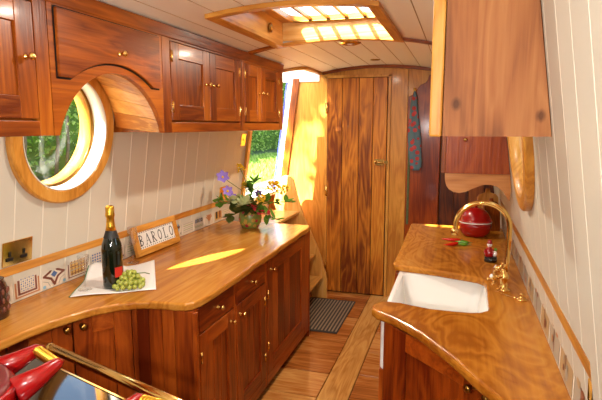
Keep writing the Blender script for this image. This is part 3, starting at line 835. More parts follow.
B().lathe([(.006, 0), (.006, .012), (.011, .02), (.006, .03)], (.03, 2.899, 1.545), 12, R=Matrix.Rotation(PI/2, 3, 'X')).build('knob', M['brass'], c)

# ------------------------------------------------------------------ brass wall plates
def plate(name, label, cat, y0, y1, z0, z1, inserts, group=None):
    zm = (z0+z1)/2
    c = thing(name, label, cat, (xl(zm), (y0+y1)/2, zm), group)
    zx = Matrix(((math.cos(TILT), 0, math.sin(TILT), xl(zm)), (0, 1, 0, 0), (-math.sin(TILT)*-1 if False else 0, 0, 1, 0), (0, 0, 0, 1)))
    # shear-free: plate follows the leaning wall
    T = Matrix.Translation((xl(zm), 0, zm)) @ Matrix.Rotation(math.atan(.14), 4, 'Y') @ Matrix.Translation((0, 0, -zm))
    B().box(.0008, .006, y0, y1, z0, z1).build('plate', M['brass'], c, T=T, bevel=.002)
    for (nm, a, e, f_, g, m) in inserts:
        B().box(.0062, .010, a, e, f_, g).build(nm, M[m], c, T=T, bevel=.001)
    return c
def double_socket(label, y0, z0):
    ins = []
    for k in (0, 1):
        y = y0 + .018 + k*.073
        ins += [('earth_slot', y+.012, y+.022, z0+.040, z0+.062, 'black'), ('pin_slot', y, y+.034, z0+.022, z0+.036, 'black')]
    return plate('wall_socket', label, 'socket', y0, y0+.155, z0, z0+.105, ins)
double_socket('brass double wall socket above the tiles below the round window', 1.597, 1.040)
double_socket('brass double wall socket behind the vase of flowers', 3.60, 1.040)
plate('light_switch', 'brass light switch on the left wall beside the side hatch', 'switch', 3.905, 3.995, 1.452, 1.552, [('toggle', 3.944, 3.956, 1.495, 1.512, 'brass')])

# ------------------------------------------------------------------ ceiling fittings
lc = (-.722, 3.47)
cl = thing('ceiling_downlight', 'round brass downlight on the cream ceiling beyond the skylight', 'light', (lc[0], lc[1], zc(lc[0])))
zz = zc(lc[0])
q = B(); q.lathe([(.036, -.012), (.046, -.014), (.072, -.006), (.075, -.0005)], (lc[0], lc[1], zz), 32, caps=False); q.build('bezel', M['brass'], cl)
B().lathe([(.037, -.004), (.037, -.001)], (lc[0], lc[1], zz), 24).build('reflector', M['oldbrass'], cl)
B().lathe([(.010, -.016), (.018, -.014), (.018, -.005)], (lc[0], lc[1], zz), 16).build('bulb', M['white'], cl)
cv = thing('ceiling_sensor', 'small brass disc on the ceiling near the plank door', 'fitting', (-.70, 4.40, zc(-.7)))
B().lathe([(.040, -.0005), (.040, -.006), (.025, -.010)], (-.70, 4.40, zc(-.7)), 24).build('disc', M['oldbrass'], cv)

# ------------------------------------------------------------------ boarding steps and mat
st = thing('boarding_steps', 'wooden steps rising to the side hatch beside the plank door', 'steps', (-1.4, 4.1, 0))
prof = [(-1.275, .004), (-1.136, .004), (-1.136, .19), (-1.165, .30), (-1.216, .463), (-1.324, .695), (-1.363, .779), (-1.415, .93), (-1.455, 1.09), (-1.468, 1.125), (-1.495, 1.150), (-1.54, 1.158), (-1.575, 1.148), (-1.60, 1.12), (-1.62, 1.05), (-1.66, .9), (-1.55, .62), (-1.42, .32), (-1.30, .10)]
B().prism(prof, 'y', 4.535, 4.562).build('stringer', M['pale_z'], st, bevel=.003)
pn = [(x, z) for x, z in prof if z < .80]
B().prism(pn + [(-1.60, .78)] if False else [(-1.275, .004), (-1.136, .004), (-1.136, .19), (-1.216, .463), (-1.324, .695), (-1.363, .779), (-1.60, .779), (-1.55, .62), (-1.42, .32), (-1.30, .10)], 'y', 3.70, 3.725).build('stringer', M['pale_z'], st, bevel=.003)
for z, xf_ in ((.215, -1.175), (.425, -1.245), (.625, -1.335)):
    B().box(xf_-.22, xf_, 3.7255, 4.5345, z-.022, z).build('tread', M['pale_y'], st, bevel=.004)
B().box(-1.75, -1.405, 3.7255, 4.5345, .80, .826).build('tread', M['pale_y'], st, bevel=.004)
mt = thing('door_mat', 'dark striped door mat on the wooden floor by the steps', 'mat', (-1.08, 4.12, 0))
B().box(-1.30, -.855, 3.75, 4.52, .0005, .008).build('mat_base', M['mat'], mt, bevel=.003)
q = B()
for i in range(15):
    x = -1.275 + i*.0285
    q.box(x, x+.011, 3.775, 4.495, .008, .0105)
q.build('ribs', M['matrib'], mt)

# ------------------------------------------------------------------ coat board, apron and strip
cb = thing('coat_board', 'dark wooden coat board with a curved top right of the plank door', 'coat board', (-.42, 4.75, 1.0))
og = [(-.452, .0), (-.452, 1.865), (-.44, 1.878), (-.405, 1.89), (-.385, 1.905), (-.37, 1.945), (-.345, 1.975), (-.305, 1.99), (-.285, 2.02), (-.275, 2.06), (-.16, 2.06), (-.16, .0)]
B().prism(og, 'y', 4.735, 4.767).build('board', M['base_z'], cb, bevel=.004)
hk = B(); hk.tube([(-.392, 4.734, 1.915), (-.392, 4.705, 1.905), (-.392, 4.69, 1.918), (-.392, 4.685, 1.935)], .006, 8); hk.sphere((-.392, 4.685, 1.938), .011); hk.sphere((-.392, 4.728, 1.925), .014)
hk.build('hook', M['brass'], cb)
# hanging apron: gathered cloth
apn = thing('floral_apron', 'long blue grey apron with red flowers hanging from the coat board hook', 'apron', (-.39, 4.70, 1.9))
rows = [(1.915, -.392, .008), (1.87, -.392, .022), (1.78, -.392, .030), (1.70, -.390, .036), (1.60, -.385, .050), (1.50, -.378, .054), (1.40, -.372, .052), (1.30, -.366, .050), (1.24, -.364, .044), (1.222, -.362, .025)]
v = []; f = []; n = 20
def apx(z, cx, w, a):
    fold = 1 + .18*math.sin(5*a + z*3)
    return (cx + w*math.cos(a)*fold, 4.700 + .020*math.sin(a)*fold, z)
for z, cx_, w in rows:
    for k in range(n): v.append(apx(z, cx_, w, 2*PI*k/n))
for i in range(len(rows)-1):
    for k in range(n): f.append((i*n+k, i*n+(k+1) % n, (i+1)*n+(k+1) % n, (i+1)*n+k))
f += [list(range(n)), list(range((len(rows)-1)*n, len(rows)*n))]
B().add(v, f, 0, True).build('cloth', M['apron'], apn)
sp_ = B().box(-.440, -.418, 4.722, 4.733, .72, 1.58).build('hanging_strip', M['strip'], None, bevel=.003)
tag(sp_, 'narrow green patterned strip of cloth hanging behind the floral apron', 'cloth')

# ------------------------------------------------------------------ things on the left counter
# napkin: a rumpled cloth, one corner pushed up against the tiles
v = []; f = []; n = 22
A_, B_, C_, D_ = Vector((-1.605, 1.775)), Vector((-1.765, 2.10)), Vector((-1.60, 2.43)), Vector((-1.305, 1.985))
for i in range(n+1):
    for j in range(n+1):
        s, t = i/n, j/n
        p = (A_*(1-s)+D_*s)*(1-t) + (B_*(1-s)+C_*s)*t
        rise = .055*max(0, t-.72)/.28*max(0, 1-abs(s-.1)*2.2)
        z = ZW + .0015 + .004*(1+math.sin(7*s+3*t)*math.cos(5*t-2*s)) + rise
        v.append((p.x, p.y, z))
for i in range(n):
    for j in range(n):
        a = i*(n+1)+j; f.append((a, a+1, a+n+2, a+n+1))
np_ = thing('napkin', 'white cotton napkin under the bottle and grapes', 'napkin', (-1.55, 2.05, ZW))
o = B().add(v, f, 0, True).build('cloth', M['cloth'], np_)
md = o.modifiers.new('thick', 'SOLIDIFY'); md.thickness = .0012; md.offset = 1
B().tube([v[j] for j in range(0, n+1)], .0022, 6).build('stitched_edge', M['stitch'], np_)
bt = thing('wine_bottle', 'dark green sparkling wine bottle with a gold foil neck and red label', 'bottle', (-1.510, 1.955, ZW+.0105))
bl = (-1.510, 1.955); z0 = ZW + .0105
BS = 1.06
B().lathe([(r_*1.02, z_*BS) for r_, z_ in ((.030, .002), (.043, 0), (.0455, .01), (.0455, .165), (.042, .19), (.030, .225), (.020, .255), (.0165, .275))], (*bl, z0), 28).build('glass_body', M['bottle'], bt)
B().lathe([(r_*1.06, z_*BS) for r_, z_ in ((.0225, .250), (.0185, .27), (.0172, .285), (.0165, .305), (.0195, .312), (.0195, .322), (.018, .330), (.018, .352), (.012, .358))], (*bl, z0), 22).build('gold_foil', M['gold'], bt)
B().lathe([(r_*1.03, z_*BS) for r_, z_ in ((.0335, .218), (.0285, .232), (.0225, .25), (.0215, .2515))], (*bl, z0), 24, caps=False).build('neck_label', M['label_dark'], bt)
q = B(); nn = 10
def lab(a0, a1, za, zb, m, nm, r=.0472):
    q = B(); v = []; f = []
    for i in range(nn+1):
        a = a0 + (a1-a0)*i/nn
        for rr_, zz in ((r-.0004, za), (r-.0004, zb), (r, za), (r, zb)): v.append((bl[0]+rr_*math.cos(a), bl[1]+rr_*math.sin(a), z0+zz))
    for i in range(nn):
        k = 4*i; f += [(k+2, k+6, k+7, k+3), (k, k+1, k+5, k+4), (k+1, k+3, k+7, k+5), (k, k+4, k+6, k+2)]
    f += [(0, 2, 3, 1), (4*nn, 4*nn+1, 4*nn+3, 4*nn+2)]
    q.add(v, f).build(nm, M[m], bt)
lab(-.75, .15, .052, .098, 'label_red', 'red_label')
lab(-1.15, .55, .0, .03, 'label_dark', 'lower_label') if False else None
def flute(label, x, y, z, h=.21):
    c = thing('champagne_flute', label, 'glass', (x, y, z))
    B().lathe([(.0, .0), (.030, 0), (.030, .003), (.006, .006), (.004, .012), (.004, .085), (.010, .095), (.022, .12), (.0265, .16), (.025, h), (.0238, h), (.0253, .16), (.0207, .12), (.008, .098), (.0, .096)], (x, y, z), 24, caps=False).build('flute', M['flute'], c)
flute('clear champagne flute standing behind the bottle beside the framed sign', -1.69, 2.365, ZW+.0005, .20)
flute('clear champagne flute standing in front of the bottle by the tiles', -1.60, 1.87, ZW+.0105, .16)
# grapes
gb = thing('grape_bunch', 'bunch of green grapes on the white napkin', 'grapes', (-1.42, 1.95, ZW))
rg = random.Random(4); G = []
me0 = None
def ok(p, r): return all((Vector(p)-Vector(g_)).length > r for g_ in G)
for lay, (nr, zz, rx, ry) in enumerate(((26, .0205, .078, .075), (19, .038, .062, .058), (12, .055, .044, .040), (6, .071, .026, .022))):
    tries = 0; cnt = 0
    while cnt < nr and tries < 4000:
        tries += 1; a = rg.uniform(0, 2*PI); r = math.sqrt(rg.random())
        p = (-1.438 + rx*r*math.cos(a)*1.0 + .2*ry*r*math.sin(a), 1.978 + ry*r*math.sin(a) - .15*rx*r*math.cos(a), ZW + zz + rg.uniform(-.002, .003))
        if ok(p, .0185): G.append(p); cnt += 1
for k, p in enumerate(G):
    if k == 0:
        g0 = B().sphere((0, 0, 0), (.0112, .0112, .0118), 12, 9).build('grape', M['grape'], None); g0.parent = gb
        g = g0
    else:
        g = g0.copy(); COL.objects.link(g); g.parent = gb
    g.location = Vector(p) - gb.location
B().tube([(-1.432, 1.965, ZW+.04), (-1.42, 2.00, ZW+.065), (-1.40, 2.04, ZW+.06), (-1.385, 2.06, ZW+.05)], [.003, .003, .0025, .002], 8).build('stalk', M['stem'], gb)

# framed sign BAROLO leaning on the splashback
sg = thing('framed_tile_sign', 'wooden framed tile sign reading BAROLO leaning on the splashback', 'sign', (-1.75, 2.70, ZW))
lean_a = math.radians(14)
LW, LH = .446, .174
# local: u along +Y, v up the board, w out of the board toward the room
yS = 2.452
foot = Vector((-1.733, yS, ZW+.001))
uV = Vector((.02, 1, 0)).normalized(); nV = Vector((math.cos(lean_a), 0, math.sin(lean_a))); vV = Vector((-math.sin(lean_a), 0, math.cos(lean_a)))
TS = Matrix(((uV.x, nV.x, vV.x, foot.x), (uV.y, nV.y, vV.y, foot.y), (uV.z, nV.z, vV.z, foot.z), (0, 0, 0, 1)))
q = B(); b_ = .036
q.prism([(0, 0), (LW, 0), (LW-b_, b_), (b_, b_)], 'y', 0, .022, 0) if False else None
for p in ([(0, 0), (LW, 0), (LW-b_, b_), (b_, b_)], [(0, LH), (b_, LH-b_), (LW-b_, LH-b_), (LW, LH)], [(0, 0), (b_, b_), (b_, LH-b_), (0, LH)], [(LW, 0), (LW, LH), (LW-b_, LH-b_), (LW-b_, b_)]):
    q.prism(p, 'y', 0, .022)
q.build('frame', M['oak_y'], sg, T=TS, bevel=.002)
tl = B().box(b_, LW-b_, .004, .013, b_, LH-b_).build('tile_panel', M['ceramic'], sg, T=TS)
q = B()
W_, H_ = LW-2*b_, LH-2*b_
def R2(pts, w): ribbon(q, [(b_+p[0], b_+p[1]) for p in pts], w, .0134, 0, lambda u, v, x: (u, x, v))
def RC(u0, u1, v0, v1): rect(q, b_+u0, b_+u1, b_+v0, b_+v1, .0134, 0, lambda u, v, x: (u, x, v))
def ell(cu, cv_, ru, rv, w, a0=0, a1=2*PI, n=18): R2([(cu+ru*math.cos(a0+(a1-a0)*i/n), cv_+rv*math.sin(a0+(a1-a0)*i/n)) for i in range(n+1)], w)
cell = W_/6; h0, h1 = H_*.19, H_*.80; hm = (h0+h1)/2; hh = h1-h0; tk = .0085; tn = .0042
def serif(u, v, w=.022): RC(u-w/2, u+w/2, v-.002, v+.002)
for i, ch in enumerate('BAROLO'):
    u = (i+.5)*cell
    if ch in 'BRL':
        s_ = u-.013; RC(s_-tk/2, s_+tk/2, h0, h1); serif(s_, h0); serif(s_, h1)
    if ch in 'BR': ell(s_+.004, h1-hh*.25, .019, hh*.25-.002, tn+.001, -PI/2, PI/2); 
    if ch == 'B': ell(s_+.004, h0+hh*.25, .022, hh*.25-.002, tn+.001, -PI/2, PI/2)
    if ch == 'R': R2([(s_+.006, hm), (u+.016, h0)], tk*.9); serif(u+.016, h0, .012)
    if ch == 'L': RC(s_, u+.017, h0-.002, h0+.003); RC(u+.013, u+.017, h0, h0+.014)
    if ch == 'A': R2([(u-.018, h0), (u, h1)], tn); R2([(u, h1), (u+.018, h0)], tk); RC(u-.010, u+.010, h0+hh*.3, h0+hh*.3+.0035); serif(u-.018, h0, .015); serif(u+.018, h0, .017)
    if ch == 'O': ell(u, hm, .0165, hh/2-.003, tk*.8)
    for vv in (.002, H_-.010):
        for k in range(3):
            uu = i*cell + (k+.5)*cell/3
            q.add([(b_+uu-.006, .0134, b_+vv+ (0 if vv > .01 else .008)), (b_+uu+.006, .0134, b_+vv+(0 if vv > .01 else .008)), (b_+uu, .0134, b_+vv+(.008 if vv > .01 else 0))], [(0, 1, 2)], 0)
q.build('lettering', M['ink'], tl, T=TS, fixn=False)

# jar at the left edge of the picture
jr = thing('stoneware_jar', 'dark brown jar at the left edge of the counter', 'jar', (-1.722, 1.497, ZW))
B().lathe([(.05, 0), (.054, .004), (.056, .02), (.056, .12), (.050, .14), (.044, .15), (.046, .158), (.040, .158), (.038, .145)], (-1.722, 1.497, ZW), 28).build('vessel', M['jar'], jr)
q = B()
for i in range(14):
    for zz in (.04, .075, .11):
        a = 2*PI*i/14; q.sphere((-1.722+.0555*math.cos(a), 1.497+.0555*math.sin(a), ZW+zz), (.006, .006, .012), 6, 5)
q.build('raised_pattern', M['brown_t'], jr)

# vase and flowers
VX, VY = -1.455, 3.47
vs = thing('flower_vase', 'green glazed vase with red berry pattern on the far end of the left worktop', 'vase', (VX, VY, ZW))
B().lathe([(.052, 0), (.062, .004), (.080, .04), (.086, .075), (.080, .115), (.066, .140), (.064, .152), (.068, .158), (.060, .158), (.058, .140), (.05, .13)], (VX, VY, ZW), 32).build('vessel', M['vase'], vs)
def leafquad(q, base, d, L, W, up=(0, 0, 1), mi=0):
    d = Vector(d).normalized(); s = d.cross(Vector(up)); s = s.normalized() if s.length > .01 else d.orthogonal().normalized()
    nrm = s.cross(d); base = Vector(base)
    rows_ = [(0, .08), (.25, .8), (.5, 1.), (.78, .6), (1, .02)]
    v = []
    for t, w in rows_:
        c = base + d*L*t - nrm*L*.18*t*t*-1
        v += [c - s*W/2*w + nrm*W*.12*w, c, c + s*W/2*w + nrm*W*.12*w]
    f = []
    for i in range(4):
        k = 3*i; f += [(k, k+1, k+4, k+3), (k+1, k+2, k+5, k+4)]
    q.add(v, f, mi, True)
mouth = Vector((VX, VY, ZW+.13))
def grow(tip):
    t = Vector(tip) + Vector((.035, 0, 0)); return mouth + (t - mouth)*1.22
def stemcurve(tip, sag=.0):
    tip = Vector(tip); m = mouth + Vector(((tip.x-VX)*.3, (tip.y-VY)*.3, (tip.z-mouth.z)*.6 + sag))
    a = Vector((VX+(tip.x-VX)*.12, VY+(tip.y-VY)*.12, ZW+.10))
    return [a, a.lerp(m, .6), m, m.lerp(tip, .55), tip]
GF = 'flowers and leaves in the green vase'
def bloom(label, tip, mat, r=.04, n=6):
    tip = grow(tip); c = thing('purple_flower' if mat != 'yellow' else 'yellow_flower', label, 'flower', tuple(mouth), GF)
    B().tube(stemcurve(tip), .0025, 6).build('stem', M['stem'], c)
    face = Vector((.5, -.75, .45)).normalized()
    for k in range(n):
        a = 2*PI*k/n; e1 = face.orthogonal().normalized(); e2 = face.cross(e1)
        q = B(); leafquad(q, tip, e1*math.cos(a) + e2*math.sin(a) + face*.25, r, r*.75, face); q.build('petal', M[mat], c)
    q = B(); q.sphere(tip + face*.006, .009, 8, 6); q.build('centre', M['yellow' if mat == 'purple' else 'stem'], c)
def spire(label, tip, n=16, sc=1.):
    tip = grow(tip); c = thing('yellow_flower_spire', label, 'flower', tuple(mouth), GF)
    S_ = stemcurve(tip); B().tube(S_, .0028, 6).build('stem', M['stem'], c)
    rg2 = random.Random(hash(label) % 1000 if False else len(label)); d = (S_[4]-S_[3])
    for k in range(n):
        t = k/(n-1); p = S_[3] + d*(.15 + .85*t); a = k*2.4; r = .020*sc*(1.15-t)
        q = B()
        for j in range(5):
            b2 = a + j*1.257; e1 = d.normalized().orthogonal().normalized(); e2 = d.normalized().cross(e1)
            o_ = (e1*math.cos(a) + e2*math.sin(a)); cc = p + o_*r
            leafquad(q, cc, (o_ + (e1*math.cos(b2)+e2*math.sin(b2))*.9 + d.normalized()*.3), .018*sc, .014*sc)
        q.build('floret', M['yellow'], c)
def sprig(label, tip, mat, n=9, L=.05, W=.03, seed=1):
    tip = grow(tip); c = thing('leaf_sprig', label, 'leaves', tuple(mouth), GF)
    S_ = stemcurve(tip, .02); B().tube(S_, .002, 6).build('stem', M['stem'], c)
    r2 = random.Random(seed)
    n = int(n*1.9)
    for k in range(n):
        t = .35 + .65*k/(n-1); i = min(3, int(t*4)); p = S_[i].lerp(S_[i+1], t*4-i)
        q = B(); leafquad(q, p, (r2.uniform(-1, 1), r2.uniform(-1, .6), r2.uniform(-.5, .7)), 1.25*L*r2.uniform(.8, 1.3), 1.25*W*r2.uniform(.8, 1.25)); q.build('leaf', M[mat], c)
bloom('large purple flower, topmost at the left of the vase bouquet', (-1.625, 3.38, 1.205), 'purple', .055)
bloom('purple flower just below the topmost purple one in the bouquet', (-1.585, 3.36, 1.125), 'purple', .045)
bloom('purple bloom low on the left side of the bouquet', (-1.56, 3.37, 1.09), 'purple', .035)
bloom('dark violet flower in the middle of the bouquet', (-1.40, 3.38, 1.115), 'violet', .034)
spire('tall yellow flower spire, highest in the bouquet', (-1.555, 3.46, 1.275), 18, 1.1)
spire('yellow flower spire left of centre, below the highest spire', (-1.52, 3.44, 1.165), 12)
spire('yellow flower spire at the right of the bouquet', (-1.295, 3.42, 1.175), 20, 1.25)
spire('yellow flowers low at the right front of the bouquet', (-1.36, 3.36, 1.10), 14, 1.1)
spire('outermost yellow flower spire at the right of the bouquet', (-1.235, 3.44, 1.15), 16, 1.15)
sprig('leaf sprig reaching out over the left side of the bouquet', (-1.66, 3.34, 1.06), 'leaf', 10, .055, .035, 1)
sprig('cream edged leaves at the left centre of the bouquet', (-1.555, 3.33, 1.08), 'leaf_pale', 12, .05, .035, 2)
sprig('large brown green leaves hanging low at the left front of the vase', (-1.55, 3.33, .99), 'leaf_dark', 10, .075, .055, 3)
sprig('green leaves at the back centre of the bouquet', (-1.45, 3.46, 1.19), 'leaf', 14, .055, .035, 4)
sprig('leafy sprig trailing down at the right side of the vase', (-1.275, 3.36, .975), 'leaf', 12, .06, .04, 5)
sprig('green leaves at the far right of the bouquet', (-1.20, 3.42, 1.07), 'leaf', 12, .055, .038, 6)
sprig('pale variegated leaves at the front of the bouquet', (-1.46, 3.30, 1.06), 'leaf_pale', 13, .05, .035, 7)
sprig('dark leaves low in the middle of the bouquet', (-1.41, 3.33, 1.03), 'leaf_dark', 12, .06, .045, 8)
sprig('red pink petals low in the middle of the bouquet', (-1.40, 3.31, 1.045), 'pink', 9, .03, .024, 9)
sprig('red pink petals drooping at the right of the vase neck', (-1.33, 3.36, 1.0), 'pink', 9, .03, .022, 10)

# ------------------------------------------------------------------ things on the right counter
PX, PY = .128, 3.66
rp_ = thing('red_crock', 'round red lidded pot on the right worktop behind the tap', 'pot', (PX, PY, ZW))
B().lathe([(.060, 0), (.080, .004), (.100, .035), (.108, .075), (.107, .098), (.100, .098), (.098, .07), (.07, .03), (.0, .02)], (PX, PY, ZW), 36, caps=False).build('bowl', M['red'], rp_)
RL = Matrix.Rotation(math.radians(8), 3, 'X')
B().lathe([(.108, .0995), (.110, .106), (.104, .112), (.098, .135), (.082, .165), (.055, .188), (.022, .197), (.0, .198)], (PX, PY, ZW), 36, caps=False).build('lid', M['red'], rp_)
B().lathe([(.1085, .096), (.1105, .1), (.1085, .104)], (PX, PY, ZW), 36, caps=False).build('rim', M['ceramic'], rp_)
B().lathe([(.012, .195), (.010, .204), (.020, .212), (.018, .222), (.0, .226)], (PX, PY, ZW), 18, caps=False).build('lid_knob', M['red'], rp_)
def chilli(label, a, d, L, mat, r=.011):
    a = Vector(a); d = Vector(d).normalized(); s = Vector((-d.y, d.x, 0))
    c = thing('chilli_pepper', label, 'chilli', tuple(a))
    pts = [a + d*L*t + s*.018*math.sin(t*2.4)*L/.1 for t in (0, .1, .25, .45, .65, .85, 1)]
    B().tube(pts, [r*q_ for q_ in (.45, .9, 1, .95, .75, .42, .1)], 10).build('fruit', M[mat], c)
    B().tube([a, a - d*.012, a - d*.024 + s*.006], [.005, .0028, .0022], 7).build('stalk', M['stem'], c)
z_ = ZW + .0115
chilli('long red chilli, rearmost of the two red ones', (.035, 3.44, z_), (-1, .12, 0), .12, 'chilli')
chilli('red chilli pointing towards the sink, front of the two red ones', (.02, 3.335, z_+.001), (-.75, -.5, 0), .115, 'chilli')
chilli('fat green chilli nearest the red pot', (.085, 3.375, z_), (-.9, .25, 0), .085, 'chilli_g', .0115)
chilli('green chilli lying in front of the other green one', (.075, 3.315, z_), (-.8, .1, 0), .055, 'chilli_g', .010)
# figurine
FX, FY = .193, 2.97
fg = thing('ceramic_figurine', 'small ceramic figurine in red with a white face on the right worktop beyond the tap', 'figurine', (FX, FY, ZW))
B().lathe([(.034, 0), (.036, .006), (.034, .028), (.026, .032)], (FX, FY, ZW), 20).build('base', M['enamel_black'], fg)
B().lathe([(.024, .03), (.027, .045), (.022, .066), (.012, .078), (.008, .084)], (FX-.008, FY, ZW), 18).build('body', M['red'], fg)
hdm = B().sphere((FX-.008, FY, ZW+.095), .014, 14, 10).build('head', M['ceramic'], fg)
q = B(); q.sphere((FX-.013, FY-.012, ZW+.097), .002, 6, 5); q.sphere((FX-.003, FY-.0135, ZW+.097), .002, 6, 5); q.build('eyes', M['ink'], hdm)
B().sphere((FX-.008, FY-.014, ZW+.092), .003, 6, 5).build('nose', M['pink'], hdm)
B().lathe([(.0145, .101), (.0145, .106), (.011, .109), (.012, .118), (.004, .122)], (FX-.008, FY, ZW), 14).build('cap', M['red'], fg)
for sx in (-1, 1):
    B().tube([(FX-.008+sx*.018, FY, ZW+.068), (FX-.008+sx*.026, FY-.012, ZW+.055), (FX-.008+sx*.014, FY-.024, ZW+.05)], .006, 8).build('arm', M['red'], fg)
B().sphere((FX+.020, FY-.01, ZW+.048), (.013, .013, .016), 12, 8).build('egg', M['ceramic'], fg)
B().sphere((FX+.024, FY+.004, ZW+.068), .010, 10, 8).build('leaf_ball', M['chilli_g'], fg)
# chopping boards leaning at the back
for nm, lab_, (x, y), (w, h), rz, mt_ in (('chopping_board', 'taller wooden chopping board standing at the back by the right wall behind the red pot', (.222, 3.90), (.15, .30), 12, 'pale_z'), ('chopping_board', 'shorter dark wooden chopping board standing in front of the taller board', (.250, 3.86), (.12, .235), 20, 'pine_z')):
    c = thing(nm, lab_, 'chopping board', (x, y, ZW))
    p = [(-w/2, .0), (w/2, .0), (w/2, h*.78), (w*.38, h*.86), (w*.12, h*.9), (w*.1, h), (-w*.1, h), (-w*.12, h*.9), (-w*.38, h*.86), (-w/2, h*.78)]
    T = Matrix.Translation((x, y, ZW+.001)) @ Matrix.Rotation(math.radians(rz), 4, 'Z') @ Matrix.Rotation(math.radians(-9), 4, 'X')
    B().prism(p, 'y', -.009, .009).build('board', M[mt_], c, T=T, bevel=.004)

# ------------------------------------------------------------------ range cooker and red pans, lower left
ck = thing('range_cooker', 'black range cooker with a brass rail at the lower left', 'cooker', (-.93, 1.165, 0))
cu = Vector((.953, -.303)); 
TC = Matrix(((cu.x, .303*-1*-1 if False else -cu.y*-1, 0, -.93), (cu.y, -cu.x, 0, 1.165), (0, 0, 1, 0), (0, 0, 0, 1)))
TC = Matrix(((.953, -.303, 0, -.93), (-.303, -.953, 0, 1.165), (0, 0, 1, 0), (0, 0, 0, 1)))   # u along the rail, w toward the camera
B().box(-.30, .56, .05, .62, .0, .865).build('body', M['enamel_black'], ck, T=TC, bevel=.006)
B().box(-.31, .57, .045, .63, .866, .90).build('top_plate', M['enamel_black'], ck, T=TC, bevel=.008, seg=3)
q = B(); q.tube([(-.315, .0, .915), (.575, .0, .915)], .0145, 14)
q.build('rail', M['brass'], ck, T=TC)
for u in (-.305, .535):
    q = B(); q.tube([(u, .0, .913), (u, .03, .905), (u, .05, .885)], .008, 10); q.sphere((u, 0, .915), .016, 12, 8); q.build('rail_bracket', M['brass'], ck, T=TC)
q = B(); q.box(-.305, .565, .045, .051, .892, .902); q.build('edge_strip', M['brass'], ck, T=TC)
def pan(label, c, d, z=.901, r=.165):
    c = Vector((*c, 0)); d = Vector((*d, 0)).normalized(); s = Vector((-d.y, d.x, 0))
    t = thing('cooking_pan', label, 'pan', (c.x, c.y, z))
    B().lathe([(r-.03, 0), (r-.01, .004), (r, .03), (r+.004, .085), (r-.004, .092), (.0, .090)], (c.x, c.y, z), 48, caps=False).build('pan_body', M['red'], t)
    B().lathe([(r-.004, .0925), (r-.010, .103), (r-.022, .106), (r-.030, .101), (r-.036, .0985), (.0, .1005)], (c.x, c.y, z), 48, caps=False).build('lid', M['darkred'], t)
    for sg_ in (-1, 1):
        q = B()
        p0 = c + d*(r-.02) + s*sg_*.075 + Vector((0, 0, z+.066)); p1 = c + d*(r+.045) + s*sg_*.07 + Vector((0, 0, z+.082)); p2 = c + d*(r+.092) + s*sg_*.064 + Vector((0, 0, z+.098)); p3 = c + d*(r+.108) + s*sg_*.062 + Vector((0, 0, z+.098))
        q.tube([p0, p1, p2, p3], [.038, .026, .017, .006], 12); q.build('handle_arm', M['red'], t)
    cc = c + d*(r+.088) + Vector((0, 0, z+.098)); q = B()
    q.tube([cc - s*.056, cc + s*.056], .0085, 12)
    pts = []
    for i in range(12*12+1):
        a = i/12*2*PI; w = -.054 + .108*i/144
        pts.append(cc + s*w + (d*math.cos(a) + Vector((0, 0, 1))*math.sin(a))*.0115)
    q.tube(pts, .0042, 6); q.build('coil_grip', M['gold'], t)
pan('red lidded pan with a coiled gold grip at the left edge on the cooker', (-1.155, .830), (.42, .907))
pan('red pan cut off by the bottom edge, only its coiled gold grip showing', (-.640, .682), (.10, .99))

# ------------------------------------------------------------------ outside the boat
struct(B().box(-30, -2.3, -25, 40, -.6, .62).build('trim_7', M['grass']))
gr = B(); rg = random.Random(21)
for k in range(9000):
    x = rg.uniform(-6.4, -3.35); y = rg.uniform(4, 17); h = rg.uniform(.04, .12); a = rg.uniform(0, PI)
    dx, dy = .02*math.cos(a), .02*math.sin(a); lx, ly = rg.uniform(-.04, .04), rg.uniform(-.04, .04)
    gr.add([(x-dx, y-dy, .62), (x+dx, y+dy, .62), (x+lx, y+ly, .62+h)], [(0, 1, 2)])
go = gr.build('grass', M['hedge'], None, fixn=False); go['kind'] = 'stuff'; go['label'] = 'sunlit grass on the bank outside the hatch'; go['category'] = 'grass'
struct(B().box(-3.3, -2.32, -25, 40, .62, .632).build('trim_8', M['path']))
struct(B().box(.9, 30, -25, 40, -.7, -.5).build('trim_9', M['water']))
hg = thing('hedge', 'tall leafy green hedge along the bank outside the left windows', 'hedge', (-7.4, 11, .62))
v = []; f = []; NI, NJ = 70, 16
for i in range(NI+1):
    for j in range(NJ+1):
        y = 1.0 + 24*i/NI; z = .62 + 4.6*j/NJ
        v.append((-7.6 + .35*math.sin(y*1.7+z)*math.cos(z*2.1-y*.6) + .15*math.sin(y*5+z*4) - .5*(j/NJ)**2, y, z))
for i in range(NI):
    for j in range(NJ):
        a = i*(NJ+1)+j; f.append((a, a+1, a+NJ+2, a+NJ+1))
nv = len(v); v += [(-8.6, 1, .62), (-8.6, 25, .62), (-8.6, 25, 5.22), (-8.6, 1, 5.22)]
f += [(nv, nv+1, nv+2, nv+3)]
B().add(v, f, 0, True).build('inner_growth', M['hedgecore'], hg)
q = B(); rg = random.Random(8)
for k in range(16000):
    y = rg.uniform(1.5, 24); z = .7 + 4.6*rg.random()**.9
    x = -7.25 + .35*math.sin(y*1.7+z)*math.cos(z*2.1-y*.6) - .5*((z-.62)/4.6)**2 + rg.uniform(-.35, .35)
    d = Vector((rg.uniform(-.4, 1), rg.uniform(-1, 1), rg.uniform(-1, .5))).normalized(); s = d.orthogonal().normalized(); s = (Matrix.Rotation(rg.uniform(0, 6.28), 3, d) @ s)
    L_ = rg.uniform(.07, .15); p = Vector((x, y, z)); nn_ = d.cross(s)
    q.add([p, p + d*L_*.5 + s*L_*.33 + nn_*.01, p + d*L_, p + d*L_*.5 - s*L_*.33 + nn_*.01], [(0, 1, 2, 3)])
